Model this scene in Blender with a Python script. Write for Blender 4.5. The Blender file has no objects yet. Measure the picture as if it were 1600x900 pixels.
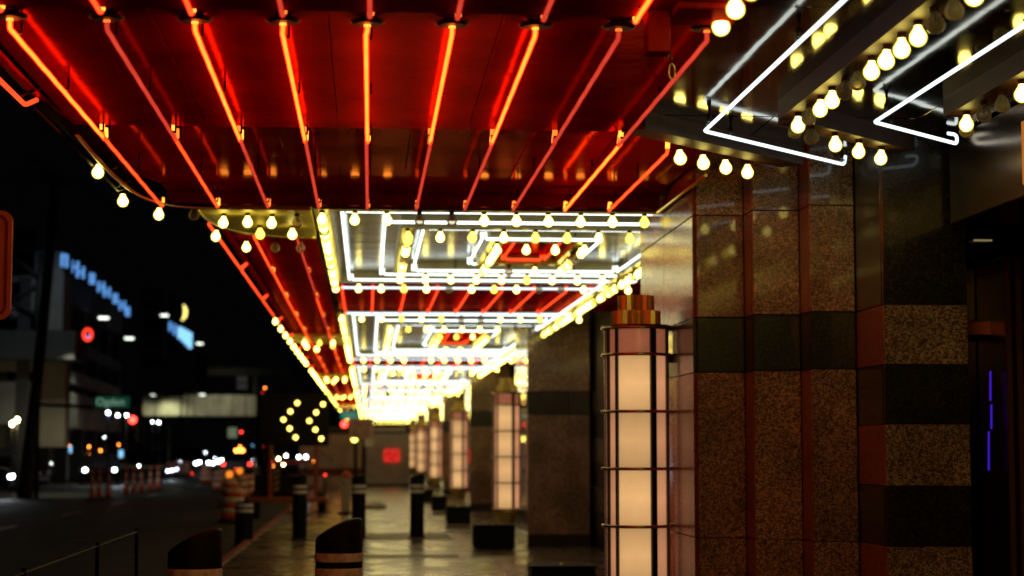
import bpy, math, random
from mathutils import Matrix, Vector
R_ = random.Random(7)
S = bpy.context.scene
COL = S.collection
EYE = 1.55                                   # eye height above the pavement

# ------------------------------------------------------------------ camera
F = 2900.0                                   # focal length in pixels of a 1600 px wide frame
TH = math.radians(4.9173); PS = math.radians(4.4398)
cam = bpy.data.cameras.new('camera'); co = bpy.data.objects.new('camera', cam); COL.objects.link(co)
cam.sensor_width = 36; cam.lens = 36 * F / 1600; cam.clip_start = .1; cam.clip_end = 3000
fw = Vector((math.sin(PS) * math.cos(TH), math.cos(PS) * math.cos(TH), math.sin(TH)))
rt = Vector((math.cos(PS), -math.sin(PS), 0)); up = rt.cross(fw)
co.matrix_world = Matrix(((rt.x, up.x, -fw.x, 0), (rt.y, up.y, -fw.y, 0), (rt.z, up.z, -fw.z, EYE), (0, 0, 0, 1)))
cam.dof.use_dof = True; cam.dof.focus_distance = 10.0; cam.dof.aperture_fstop = 2.1
S.camera = co
# ------------------------------------------------------------------ night sky
w = bpy.data.worlds.new('World'); S.world = w; w.use_nodes = True
w.node_tree.nodes['Background'].inputs[0].default_value = (.8, .85, 1, 1)
w.node_tree.nodes['Background'].inputs[1].default_value = .0009
S.view_settings.view_transform = 'Standard'; S.view_settings.look = 'None'
S.view_settings.exposure = 0; S.view_settings.gamma = 1
S.cycles.use_denoising = True
S.cycles.sample_clamp_indirect = 6; S.cycles.max_bounces = 7; S.cycles.diffuse_bounces = 3
S.cycles.glossy_bounces = 4; S.cycles.transmission_bounces = 6; S.cycles.transparent_max_bounces = 12
S.cycles.caustics_refractive = False; S.cycles.caustics_reflective = False

# ------------------------------------------------------------------ materials
def newmat(name):
    m = bpy.data.materials.new(name); m.use_nodes = True
    return m, m.node_tree, m.node_tree.nodes['Principled BSDF']
def principled(name, col, rough=.5, metal=0, coat=0, coat_r=.05, var=0, vscale=6, bump=0, bscale=3, bdetail=2, spec=.5, rvar=0):
    m, t, p = newmat(name)
    p.inputs['Base Color'].default_value = (*col, 1); p.inputs['Roughness'].default_value = rough
    p.inputs['Metallic'].default_value = metal; p.inputs['Coat Weight'].default_value = coat
    p.inputs['Coat Roughness'].default_value = coat_r; p.inputs['Specular IOR Level'].default_value = spec
    geo = t.nodes.new('ShaderNodeNewGeometry')
    if var:
        n = t.nodes.new('ShaderNodeTexNoise'); n.inputs['Scale'].default_value = vscale; n.inputs['Detail'].default_value = 6
        t.links.new(geo.outputs['Position'], n.inputs['Vector'])
        mr = t.nodes.new('ShaderNodeMapRange'); mr.inputs[3].default_value = 1 - var; mr.inputs[4].default_value = 1 + var
        mr.inputs[1].default_value = .3; mr.inputs[2].default_value = .7
        t.links.new(n.outputs[0], mr.inputs[0])
        mx = t.nodes.new('ShaderNodeVectorMath'); mx.operation = 'SCALE'; mx.inputs[0].default_value = col
        t.links.new(mr.outputs[0], mx.inputs['Scale']); t.links.new(mx.outputs[0], p.inputs['Base Color'])
        if rvar:
            m2 = t.nodes.new('ShaderNodeMapRange'); m2.inputs[1].default_value = .3; m2.inputs[2].default_value = .7
            m2.inputs[3].default_value = rough - rvar; m2.inputs[4].default_value = rough + rvar
            t.links.new(n.outputs[0], m2.inputs[0]); t.links.new(m2.outputs[0], p.inputs['Roughness'])
    if bump:
        n = t.nodes.new('ShaderNodeTexNoise'); n.inputs['Scale'].default_value = bscale; n.inputs['Detail'].default_value = bdetail
        t.links.new(geo.outputs['Position'], n.inputs['Vector'])
        b = t.nodes.new('ShaderNodeBump'); b.inputs['Strength'].default_value = 1; b.inputs['Distance'].default_value = bump
        t.links.new(n.outputs[0], b.inputs['Height']); t.links.new(b.outputs[0], p.inputs['Normal'])
        if coat: t.links.new(b.outputs[0], p.inputs['Coat Normal'])
    return m
def granite(name, ca, cb, cc, scale=95, rough=.16):
    m, t, p = newmat(name)
    geo = t.nodes.new('ShaderNodeNewGeometry')
    v = t.nodes.new('ShaderNodeTexVoronoi'); v.inputs['Scale'].default_value = scale
    n = t.nodes.new('ShaderNodeTexNoise'); n.inputs['Scale'].default_value = scale * 1.6; n.inputs['Detail'].default_value = 3
    n2 = t.nodes.new('ShaderNodeTexNoise'); n2.inputs['Scale'].default_value = 2.2; n2.inputs['Detail'].default_value = 4
    for q in (v, n, n2): t.links.new(geo.outputs['Position'], q.inputs['Vector'])
    r = t.nodes.new('ShaderNodeValToRGB'); e = r.color_ramp.elements
    e[0].position = .2; e[0].color = (*ca, 1); e[1].position = .8; e[1].color = (*cc, 1)
    x = e.new(.5); x.color = (*cb, 1)
    sep = t.nodes.new('ShaderNodeSeparateColor'); t.links.new(v.outputs['Color'], sep.inputs[0])
    mx = t.nodes.new('ShaderNodeMath'); mx.operation = 'MULTIPLY_ADD'; mx.inputs[1].default_value = .65; 
    t.links.new(sep.outputs[0], mx.inputs[0])
    m2 = t.nodes.new('ShaderNodeMath'); m2.operation = 'MULTIPLY'; m2.inputs[1].default_value = .35
    t.links.new(n.outputs[0], m2.inputs[0]); t.links.new(m2.outputs[0], mx.inputs[2])
    t.links.new(mx.outputs[0], r.inputs[0])
    mr = t.nodes.new('ShaderNodeMapRange'); mr.inputs[1].default_value = .3; mr.inputs[2].default_value = .7
    mr.inputs[3].default_value = .62; mr.inputs[4].default_value = 1.3
    t.links.new(n2.outputs[0], mr.inputs[0])
    sc = t.nodes.new('ShaderNodeVectorMath'); sc.operation = 'SCALE'
    t.links.new(r.outputs[0], sc.inputs[0]); t.links.new(mr.outputs[0], sc.inputs['Scale'])
    t.links.new(sc.outputs[0], p.inputs['Base Color'])
    p.inputs['Roughness'].default_value = max(rough, .32); p.inputs['Coat Weight'].default_value = 1; p.inputs['Coat Roughness'].default_value = .045
    b = t.nodes.new('ShaderNodeBump'); b.inputs['Distance'].default_value = .00025; nb = t.nodes.new('ShaderNodeTexNoise'); nb.inputs['Scale'].default_value = 2.5
    t.links.new(geo.outputs['Position'], nb.inputs['Vector']); t.links.new(nb.outputs[0], b.inputs['Height']); t.links.new(b.outputs[0], p.inputs['Coat Normal'])
    # slab-to-slab tone
    oi = t.nodes.new('ShaderNodeObjectInfo'); m3 = t.nodes.new('ShaderNodeMapRange'); m3.inputs[3].default_value = .82; m3.inputs[4].default_value = 1.18
    t.links.new(oi.outputs['Random'], m3.inputs[0]); s3 = t.nodes.new('ShaderNodeVectorMath'); s3.operation = 'SCALE'; t.links.new(sc.outputs[0], s3.inputs[0]); t.links.new(m3.outputs[0], s3.inputs['Scale']); t.links.new(s3.outputs[0], p.inputs['Base Color'])
    return m
def emit(name, col, st, var=0, vs=8):
    m = bpy.data.materials.new(name); m.use_nodes = True; t = m.node_tree; t.nodes.clear()
    e = t.nodes.new('ShaderNodeEmission'); o = t.nodes.new('ShaderNodeOutputMaterial')
    e.inputs[0].default_value = (*col, 1); e.inputs[1].default_value = st
    if var:
        g = t.nodes.new('ShaderNodeNewGeometry'); n = t.nodes.new('ShaderNodeTexNoise'); n.inputs['Scale'].default_value = vs
        t.links.new(g.outputs['Position'], n.inputs['Vector'])
        mr = t.nodes.new('ShaderNodeMapRange'); mr.inputs[1].default_value = .3; mr.inputs[2].default_value = .7
        mr.inputs[3].default_value = st * (1 - var); mr.inputs[4].default_value = st * (1 + var)
        t.links.new(n.outputs[0], mr.inputs[0]); t.links.new(mr.outputs[0], e.inputs[1])
    t.links.new(e.outputs[0], o.inputs[0])
    return m
def shell(name, col, st, tr):
    """glowing translucent glass: part clear, part giving light"""
    m = bpy.data.materials.new(name); m.use_nodes = True; t = m.node_tree; t.nodes.clear()
    e = t.nodes.new('ShaderNodeEmission'); o = t.nodes.new('ShaderNodeOutputMaterial'); b = t.nodes.new('ShaderNodeBsdfTransparent')
    a = t.nodes.new('ShaderNodeMixShader'); a.inputs[0].default_value = tr
    e.inputs[0].default_value = (*col, 1); e.inputs[1].default_value = st
    t.links.new(e.outputs[0], a.inputs[1]); t.links.new(b.outputs[0], a.inputs[2]); t.links.new(a.outputs[0], o.inputs[0])
    return m
def glassy(name, tint, mixt, rough=.05):
    m = bpy.data.materials.new(name); m.use_nodes = True; t = m.node_tree; t.nodes.clear()
    o = t.nodes.new('ShaderNodeOutputMaterial'); b = t.nodes.new('ShaderNodeBsdfTransparent'); b.inputs[0].default_value = (*tint, 1)
    g = t.nodes.new('ShaderNodeBsdfPrincipled'); g.inputs['Roughness'].default_value = rough; g.inputs['Base Color'].default_value = (*tint, 1)
    fr = t.nodes.new('ShaderNodeFresnel'); fr.inputs[0].default_value = 1.5
    ad = t.nodes.new('ShaderNodeMath'); ad.operation = 'ADD'; ad.inputs[1].default_value = mixt; ad.use_clamp = True
    a = t.nodes.new('ShaderNodeMixShader'); t.links.new(fr.outputs[0], ad.inputs[0]); t.links.new(ad.outputs[0], a.inputs[0])
    t.links.new(b.outputs[0], a.inputs[1]); t.links.new(g.outputs[0], a.inputs[2]); t.links.new(a.outputs[0], o.inputs[0])
    return m

def redmetal(name, dif, glo, rough, mixf, bump, bscale):
    m = bpy.data.materials.new(name); m.use_nodes = True; t = m.node_tree; t.nodes.clear()
    o = t.nodes.new('ShaderNodeOutputMaterial'); d = t.nodes.new('ShaderNodeBsdfDiffuse'); g = t.nodes.new('ShaderNodeBsdfGlossy'); mx = t.nodes.new('ShaderNodeMixShader')
    geo = t.nodes.new('ShaderNodeNewGeometry'); n = t.nodes.new('ShaderNodeTexNoise'); n.inputs['Scale'].default_value = bscale; n.inputs['Detail'].default_value = 2
    n2 = t.nodes.new('ShaderNodeTexNoise'); n2.inputs['Scale'].default_value = 1.7; n2.inputs['Detail'].default_value = 8; n2.inputs['Roughness'].default_value = .65
    oi = t.nodes.new('ShaderNodeObjectInfo')
    for q in (n, n2): t.links.new(geo.outputs['Position'], q.inputs['Vector'])
    b = t.nodes.new('ShaderNodeBump'); b.inputs['Distance'].default_value = bump; t.links.new(n.outputs[0], b.inputs['Height']); t.links.new(b.outputs[0], g.inputs['Normal'])
    mr = t.nodes.new('ShaderNodeMapRange'); mr.inputs[1].default_value = .3; mr.inputs[2].default_value = .7; mr.inputs[3].default_value = .55; mr.inputs[4].default_value = 1.15
    t.links.new(n2.outputs[0], mr.inputs[0]); m1 = t.nodes.new('ShaderNodeMath'); m1.operation = 'MULTIPLY'
    m3 = t.nodes.new('ShaderNodeMapRange'); m3.inputs[3].default_value = .8; m3.inputs[4].default_value = 1.15; t.links.new(oi.outputs['Random'], m3.inputs[0])
    t.links.new(mr.outputs[0], m1.inputs[0]); t.links.new(m3.outputs[0], m1.inputs[1])
    for col, sh in ((dif, d), (glo, g)):
        v = t.nodes.new('ShaderNodeVectorMath'); v.operation = 'SCALE'; v.inputs[0].default_value = col; t.links.new(m1.outputs[0], v.inputs['Scale']); t.links.new(v.outputs[0], sh.inputs[0])
    r = t.nodes.new('ShaderNodeMapRange'); r.inputs[1].default_value = .3; r.inputs[2].default_value = .7; r.inputs[3].default_value = rough*.7; r.inputs[4].default_value = rough*1.5
    t.links.new(n2.outputs[0], r.inputs[0]); t.links.new(r.outputs[0], g.inputs['Roughness'])
    mx.inputs[0].default_value = mixf; t.links.new(d.outputs[0], mx.inputs[1]); t.links.new(g.outputs[0], mx.inputs[2]); t.links.new(mx.outputs[0], o.inputs[0])
    return m
M = {}
M['red_panel'] = redmetal('red_anodised_metal', (.55, .010, .006), (.62, .05, .028), .13, .45, .0035, 3.6)
M['red_panel2'] = redmetal('red_anodised_metal_bright', (.52, .012, .007), (.52, .15, .06), .08, .45, .0012, 3)
M['red_soffit'] = redmetal('red_soffit_metal', (.50, .010, .006), (.45, .045, .02), .16, .40, .003, 3)
M['red_trim'] = redmetal('red_trim_paint', (.30, .008, .005), (.22, .02, .012), .3, .30, .002, 5)
M['bronze_panel'] = principled('bronze_mirror_metal', (.19, .13, .05), .085, 1, 0, var=.2, vscale=2.5, bump=.0018, bscale=3, bdetail=1, rvar=.025)
M['steel_panel'] = principled('steel_mirror_metal', (.30, .29, .25), .2, 1, 0, var=.2, vscale=2.5, bump=.003, bscale=4, bdetail=1, rvar=.05)
M['beam'] = principled('dark_beam_paint', (.09, .04, .02), .5, .3, 0, .1, var=.25, vscale=6)
M['backing'] = principled('dark_backing', (.02, .016, .013), .7)
M['gold'] = principled('gold_soffit_metal', (.85, .68, .12), .45, .25, 0, var=.15, vscale=4, bump=.002, bscale=4)
M['brass'] = principled('polished_brass', (1, .80, .27), .30, .75)
M['dark_metal'] = principled('blackened_metal', (.03, .025, .02), .35, .6)
M['socket'] = principled('bulb_socket', (.10, .03, .02), .5)
M['core'] = emit('bulb_core_glow', (1, .82, .20), 14)
M['halo'] = shell('bulb_frosted_glass', (1, .74, .04), 1.2, .45)
M['bulb_far'] = emit('bulb_glow_far', (1, .78, .12), 10.5)
M['dead'] = glassy('unlit_bulb_glass', (.8, .72, .6), .18, .08)
M['hot'] = emit('neon_orange_hot', (1, .30, .02), 4.5, .15, 3)
M['mid'] = emit('neon_orange_red', (1, .16, .02), 2.2, .15, 3)
M['dim'] = emit('neon_salmon_dim', (1, .13, .06), .95, .2, 3)
M['mid_far'] = emit('neon_red_far', (1, .055, .012), 2.2, .15, 2)
M['hot_shell'] = shell('neon_red_glass_hot', (1, .018, .004), 5.6, .42)
M['mid_shell'] = shell('neon_red_glass', (1, .015, .006), 1.9, .42)
M['dim_shell'] = shell('neon_red_glass_dim', (1, .02, .012), .5, .42)
M['tip'] = emit('neon_electrode_glow', (1, .3, .03), 3.2)
M['white'] = emit('neon_white', (.82, .97, 1), 1.6, .06, 3)
M['white_c'] = emit('neon_white_coffer', (.86, .97, .92), 2.7, .06, 3)
M['cup'] = principled('dark_flange', (.05, .02, .015), .4, .3)
M['g_tan'] = granite('granite_tan', (.06, .03, .018), (.31, .165, .095), (.72, .44, .28), 100, .13)
M['g_tan2'] = granite('granite_tan_yellow', (.05, .032, .018), (.30, .20, .115), (.72, .54, .34), 100, .13)
M['g_red_side'] = granite('granite_red_reflection', (.14, .04, .025), (.26, .08, .05), (.40, .15, .10), 110, .12)  # red ceiling reflection on the near pier's side, put into the granite colour
p_ = M['g_red_side'].node_tree.nodes['Principled BSDF']; p_.inputs['Coat Weight'].default_value = .03; p_.inputs['Roughness'].default_value = .22; p_.inputs['Specular IOR Level'].default_value = .12
M['g_red'] = principled('stone_red_neon_tint', (.31, .085, .05), .25, 0, 0, var=.3, vscale=60)  # red neon light on the return faces is put into the stone colour
M['g_black'] = granite('granite_black', (.003, .003, .003), (.007, .006, .0058), (.055, .046, .040), 85, .14)
M['g_grey'] = granite('granite_polished_grey', (.08, .065, .05), (.22, .18, .13), (.42, .36, .28), 100, .1)
M['core_wall'] = principled('wall_core_mortar', (.02, .015, .012), .8)
M['lamp_glow'] = None
M['concrete'] = principled('polished_concrete', (.14, .106, .068), .27, 0, 0, var=.35, vscale=1.7, bump=.0010, bscale=14, bdetail=6, rvar=.12)
M['joint'] = principled('joint_fill', (.04, .03, .022), .8)
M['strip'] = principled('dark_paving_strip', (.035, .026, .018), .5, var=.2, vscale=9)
M['asphalt'] = principled('asphalt', (.020, .019, .019), .75, var=.4, vscale=1.2, bump=.003, bscale=60, bdetail=4, rvar=.12)
M['kerb'] = principled('kerb_red_paint', (.3, .06, .04), .6, var=.4, vscale=7)
M['line'] = principled('road_paint', (.5, .48, .42), .6, var=.4, vscale=8)
M['black'] = principled('black_powder_coat', (.007, .007, .007), .6, 0, var=.3, vscale=10, spec=.22)
M['bandw'] = principled('reflective_tape', (.92, .86, .80), .4, var=.35, vscale=22)
M['orange'] = principled('orange_plastic', (.75, .10, .015), .45, var=.25, vscale=7)
M['orange_paint'] = principled('orange_painted_steel', (.42, .09, .03), .5, var=.3, vscale=6)
M['conc_wall'] = principled('pale_concrete', (.30, .29, .25), .75, var=.3, vscale=.8, bump=.01, bscale=3)
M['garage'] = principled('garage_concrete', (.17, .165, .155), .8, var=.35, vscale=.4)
M['garage_dark'] = principled('garage_dark_paint', (.03, .03, .03), .8, var=.3, vscale=.5)  # darker tone than the garage concrete
M['glassdark'] = principled('dark_window_glass', (.006, .006, .008), .06, 0, 0)
M['ply'] = principled('painted_hoarding', (.45, .44, .38), .6, var=.25, vscale=1.5)
M['ply_warm'] = principled('tan_hoarding', (.50, .40, .26), .65, var=.25, vscale=1.5)
M['maroon'] = principled('maroon_stripe', (.16, .03, .02), .6, var=.2)
M['green'] = None
M['signred'] = principled('sign_red_sheet', (.85, .20, .20), .5, var=.12, vscale=8)
M['signborder'] = principled('sign_red_border', (.32, .02, .03), .5)
M['tyre'] = principled('tyre_rubber', (.012, .012, .012), .8)
M['rubber'] = principled('grey_rubber', (.03, .03, .03), .8)
M['clear'] = glassy('lamp_outer_glass', (.97, .93, .92), .03, .03)
M['white_plastic'] = principled('white_plastic', (.5, .48, .42), .5, var=.2, vscale=9)
M['bark'] = principled('palm_bark', (.05, .04, .03), .9, var=.4, vscale=8)
M['leaf'] = principled('palm_frond', (.05, .07, .03), .6, var=.4, vscale=8)
for k_, c_, s_ in (('e_white', (.85, .95, 1), 28), ('e_warm', (1, .82, .35), 40), ('e_amber', (1, .25, .03), 14), ('e_red', (1, .03, .02), 12),
                   ('e_pink', (1, .05, .12), 12), ('e_blue', (.12, .34, .8), .95), ('e_blue2', (.25, .6, .95), 1.4), ('e_yellow', (1, .8, .2), 2), ('e_arrow', (1, .74, .12), 6),
                   ('e_purple', (.08, .02, .9), .5), ('e_orange', (1, .3, .04), .45), ('e_street', (.9, 1, .85), 2.6), ('e_green', (.01, .12, .06), .6), ('e_gtext', (.5, .8, .6), .35),
                   ('e_signred', (1, .03, .02), .8), ('e_spot', (.95, 1, .7), 30), ('e_ring', (1, .04, .02), 2.2)):
    M[k_] = emit(k_[2:] + '_light', c_, s_)
M['e_green'] = emit('green_sign_face', (.01, .13, .07), .3)
for q_, v_ in (('g_tan', .6), ('g_tan2', .6), ('g_black', .45)): M[q_].node_tree.nodes['Principled BSDF'].inputs['Coat Weight'].default_value = v_
# milky lamp diffuser: backlit, a little brighter in the middle of each cell, grain of the sheet
def diffuser(name, col, st, zc):
    m, t, p = newmat(name)
    p.inputs['Base Color'].default_value = (.28, .2, .15, 1); p.inputs['Roughness'].default_value = .25
    p.inputs['Emission Color'].default_value = (*col, 1)
    tc = t.nodes.new('ShaderNodeTexCoord'); sp = t.nodes.new('ShaderNodeSeparateXYZ'); t.links.new(tc.outputs['Object'], sp.inputs[0])
    a = t.nodes.new('ShaderNodeMath'); a.operation = 'PINGPONG'; a.inputs[1].default_value = .208
    t.links.new(sp.outputs[2], a.inputs[0])
    mr = t.nodes.new('ShaderNodeMapRange'); mr.inputs[1].default_value = 0; mr.inputs[2].default_value = .208
    mr.inputs[3].default_value = st * .78; mr.inputs[4].default_value = st * 1.12
    t.links.new(a.outputs[0], mr.inputs[0])
    oi = t.nodes.new('ShaderNodeObjectInfo'); m3 = t.nodes.new('ShaderNodeMapRange'); m3.inputs[3].default_value = .86; m3.inputs[4].default_value = 1.1; t.links.new(oi.outputs['Random'], m3.inputs[0])
    nz = t.nodes.new('ShaderNodeTexNoise'); nz.inputs['Scale'].default_value = 7; nz.inputs['Detail'].default_value = 6; t.links.new(tc.outputs['Object'], nz.inputs[0])
    m4 = t.nodes.new('ShaderNodeMapRange'); m4.inputs[1].default_value = .3; m4.inputs[2].default_value = .7; m4.inputs[3].default_value = .93; m4.inputs[4].default_value = 1.05; t.links.new(nz.outputs[0], m4.inputs[0])
    u1 = t.nodes.new('ShaderNodeMath'); u1.operation = 'MULTIPLY'; u2 = t.nodes.new('ShaderNodeMath'); u2.operation = 'MULTIPLY'
    t.links.new(mr.outputs[0], u1.inputs[0]); t.links.new(m3.outputs[0], u1.inputs[1]); t.links.new(u1.outputs[0], u2.inputs[0]); t.links.new(m4.outputs[0], u2.inputs[1])
    t.links.new(u2.outputs[0], p.inputs['Emission Strength'])
    return m
M['milk'] = diffuser('milky_glass_lit', (1, .61, .25), .66, 0)
M['milk_side'] = diffuser('milky_glass_edge', (1, .47, .23), .50, 0)
M['milk_top'] = principled('milky_glass_faint_glow', (.55, .33, .27), .2, 0, .5, .05, var=.2, vscale=10)
p_ = M['milk_top'].node_tree.nodes['Principled BSDF']; p_.inputs['Emission Color'].default_value = (1, .36, .18, 1); p_.inputs['Emission Strength'].default_value = .2  # unlit top panes get a faint painted glow to lift their colour

# ------------------------------------------------------------------ mesh builder
class MB:
    def __init__(s): s.v = []; s.f = []; s.m = []; s.k = 0; s.sm = []
    def face(s, idx, sm=False): s.f.append(idx); s.m.append(s.k); s.sm.append(sm)
    def box(s, x0, x1, y0, y1, z0, z1):
        n = len(s.v)
        s.v += [(x0,y0,z0),(x1,y0,z0),(x1,y1,z0),(x0,y1,z0),(x0,y0,z1),(x1,y0,z1),(x1,y1,z1),(x0,y1,z1)]
        for q in ((0,3,2,1),(4,5,6,7),(0,1,5,4),(1,2,6,5),(2,3,7,6),(3,0,4,7)): s.face(tuple(n+i for i in q))
        return s
    def cbox(s, cx, cy, z0, wx, wy, h): return s.box(cx-wx/2, cx+wx/2, cy-wy/2, cy+wy/2, z0, z0+h)
    def bev(s, x0, x1, y0, y1, z0, z1, b):
        """box with chamfered vertical and top/bottom edges (lens of three rings)"""
        n = len(s.v); rings = ((z0, b), (z0 + b, 0), (z1 - b, 0), (z1, b))
        for z, i in rings:
            s.v += [(x0+i+(0 if i else b)*1, y0+i, z), (x1-i-(0 if i else b), y0+i, z), (x1-i, y0+i+(0 if i else b), z), (x1-i, y1-i-(0 if i else b), z),
                    (x1-i-(0 if i else b), y1-i, z), (x0+i+(0 if i else b), y1-i, z), (x0+i, y1-i-(0 if i else b), z), (x0+i, y0+i+(0 if i else b), z)]
        for r in range(3):
            for j in range(8): s.face((n+r*8+j, n+r*8+(j+1)%8, n+r*8+8+(j+1)%8, n+r*8+8+j))
        s.face(tuple(n+7-j for j in range(8))); s.face(tuple(n+24+j for j in range(8)))
        return s
    def lathe(s, prof, c=(0,0,0), seg=16, flute=0, caps=True):
        n = len(s.v)
        for r, z in prof:
            for j in range(seg):
                a = 2*math.pi*j/seg; rr = r*(1 - (flute if (j % 2) else 0))
                s.v.append((c[0]+rr*math.cos(a), c[1]+rr*math.sin(a), c[2]+z))
        for i in range(len(prof)-1):
            for j in range(seg):
                s.face((n+i*seg+j, n+i*seg+(j+1)%seg, n+(i+1)*seg+(j+1)%seg, n+(i+1)*seg+j), flute == 0)
        if caps:
            s.face(tuple(n+seg-1-j for j in range(seg))); s.face(tuple(n+(len(prof)-1)*seg+j for j in range(seg)))
        return s
    def tube(s, pts, r, seg=8, rr=None):
        pts = [Vector(p) for p in pts]; n = len(s.v); u = None
        for i, p in enumerate(pts):
            d = (pts[min(i+1, len(pts)-1)] - pts[max(i-1, 0)]).normalized()
            if u is None:
                u = d.cross(Vector((0, 0, 1)))
                if u.length < .1: u = d.cross(Vector((1, 0, 0)))
            u = (u - d*u.dot(d)).normalized(); v = d.cross(u)
            q = rr[i] if rr else r
            for j in range(seg):
                a = 2*math.pi*j/seg; s.v.append(tuple(p + (u*math.cos(a) + v*math.sin(a))*q))
        for i in range(len(pts)-1):
            for j in range(seg): s.face((n+i*seg+j, n+i*seg+(j+1)%seg, n+(i+1)*seg+(j+1)%seg, n+(i+1)*seg+j), True)
        s.face(tuple(n+seg-1-j for j in range(seg))); s.face(tuple(n+(len(pts)-1)*seg+j for j in range(seg)))
        return s
    def prism(s, poly, z0, z1):
        n = len(s.v); k = len(poly)
        s.v += [(x, y, z0) for x, y in poly] + [(x, y, z1) for x, y in poly]
        s.face(tuple(n+k-1-i for i in range(k))); s.face(tuple(n+k+i for i in range(k)))
        for i in range(k): s.face((n+i, n+(i+1)%k, n+k+(i+1)%k, n+k+i))
        return s
    def xf(s, mat, start=0):
        s.v = s.v[:start] + [tuple(mat @ Vector(p)) for p in s.v[start:]]; return s
    def mesh(s, name, mats):
        me = bpy.data.meshes.new(name); me.from_pydata(s.v, [], s.f)
        if not isinstance(mats, (list, tuple)): mats = [mats]
        for m in mats: me.materials.append(m)
        me.polygons.foreach_set('material_index', s.m); me.polygons.foreach_set('use_smooth', s.sm); me.update()
        return me
    def build(s, name, mats, parent=None, **kw): return link(name, s.mesh(name, mats), parent, **kw)
def link(name, me, parent=None, loc=None, rz=0, label=None, cat=None, group=None, kind=None):
    o = bpy.data.objects.new(name, me); COL.objects.link(o)
    if parent: o.parent = parent
    if loc: o.location = loc
    if rz: o.rotation_euler.z = rz
    if label: o['label'] = label
    if cat: o['category'] = cat
    if group: o['group'] = group
    if kind: o['kind'] = kind
    return o
def thing(name, label, cat, loc=(0,0,0), rz=0, group=None): return link(name, None, None, loc, rz, label, cat, group)
def copy_tree(root, loc=None, label=None, rz=None):
    c = root.copy(); COL.objects.link(c)
    if loc is not None: c.location = loc
    if rz is not None: c.rotation_euler.z = rz
    if label: c['label'] = label
    for ch in list(root.children):
        d = ch.copy(); COL.objects.link(d); d.parent = c
        for g in list(ch.children):
            e = g.copy(); COL.objects.link(e); e.parent = d
    return c
def bend(pts, r=.03, n=4):
    """round the corners of a polyline"""
    P = [Vector(p) for p in pts]; out = [P[0]]
    for i in range(1, len(P)-1):
        a, b, c = P[i-1], P[i], P[i+1]
        q = min(r, (a-b).length*.45, (c-b).length*.45)
        s0 = b + (a-b).normalized()*q; s1 = b + (c-b).normalized()*q
        for k in range(n+1):
            t = k/n; out.append(s0*(1-t)**2 + b*2*t*(1-t) + s1*t*t)
    out.append(P[-1]); return out
def world(px, py, Y):
    """where the sight line of a photo pixel crosses the distance Y (used to take measurements)"""
    d = fw*F + rt*(px-800) + up*(450-py); d = d*(Y/d.y); return Vector((d.x, Y, EYE+d.z))

# ================================================================== GROUND
MB().box(-400, 400, -60, 1500, -.5, -.14).build('ground', M['asphalt'], kind='structure')
MB().box(-22, -2.05, -20, 600, -.136, -.130).build('road', M['asphalt'], kind='structure')
road_lines = link('road_markings', None, kind='structure')
for k in range(18): MB().box(-7.6, -7.48, 20+k*9, 23+k*9, -.128, -.124).build('lane_dash', M['line'], road_lines)
MB().box(-20.6, -20.5, 10, 300, -.128, -.124).build('edge_line', M['line'], road_lines)
sw = link('sidewalk', None, kind='structure')
MB().box(-1.90, 6, -20, 200, -.4, -.012).build('sidewalk_base', M['joint'], sw)
for i in range(34):
    y0 = 3 + i*3.0
    for j, (x0, x1) in enumerate(((-1.9, -.05), (-.05, 1.75), (1.75, 3.56))):
        d = R_.uniform(-.0015, .0015)
        MB().box(x0+.006, x1-.006, y0+.006, y0+3-.006, -.05, d).build('paving_slab', M['concrete'], sw)
MB().box(-1.9, 6, 105, 200, -.05, 0).build('far_paving', M['concrete'], sw)
MB().box(-1.9, 6, -20, 3, -.05, 0).build('near_paving', M['concrete'], sw)
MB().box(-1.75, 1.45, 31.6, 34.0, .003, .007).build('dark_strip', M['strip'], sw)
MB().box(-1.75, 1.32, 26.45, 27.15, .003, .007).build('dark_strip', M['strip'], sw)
for i in range(40):
    MB().bev(-2.05, -1.905, 2+i*2.5, 4.494+i*2.5, -.2, .002, .012).build('kerb_stone', M['kerb'], sw)
MB().box(-26, -22, -20, 500, -.4, .0).build('far_pavement', M['concrete'], kind='structure')

# ================================================================== CANOPY
Z = lambda h: EYE + h
canopy = thing('marquee_canopy', 'long casino canopy over the pavement, studded with red and white neon tubes and bulbs', 'canopy', (0, 0, 0))
can = lambda name, mb, mat, **k: mb.build(name, mat, canopy, **k)

# --- bulbs
def bulb_mb(r=.041, seg=16, neck=True):
    prof = [(.004, -r*1.0)]
    for k in range(1, 9):
        a = -math.pi/2 + k*(math.pi*.80)/9; prof.append((r*math.cos(a), r*math.sin(a)))
    prof += [(.020, r*1.12), (.016, r*1.5)]
    return prof
def scaled(prof, f): return [(a*f, b*f) for a, b in prof]
lit = MB(); lit.lathe(scaled(bulb_mb(), .86), seg=14); lit.k = 1; lit.lathe(bulb_mb(), seg=16)
lit_me = lit.mesh('light_bulb', [M['core'], M['halo']])
dead = MB(); dead.lathe(bulb_mb(), seg=16); dead.k = 1; dead.tube([(0,0,.05), (0,0,.01)], .005, 6); dead.tube([(-.01,0,.012), (.01,0,.012)], .0015, 4)
dead_me = dead.mesh('light_bulb_unlit', [M['dead'], M['dark_metal']])
sock_me = MB().lathe([(.024, .052), (.024, .056), (.019, .058), (.019, .085)], seg=12).mesh('socket', M['socket'])
M['core_b'] = emit('bulb_core_bright', (1, .82, .17), 18); M['core_d'] = emit('bulb_core_weak', (1, .72, .09), 7)
lit_v = [lit_me]
for nm in ('core_b', 'core_d'):
    q_ = lit_me.copy(); q_.materials[0] = M[nm]; lit_v.append(q_)
bulb_jobs = []                               # (x, y, z, lit?)
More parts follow.
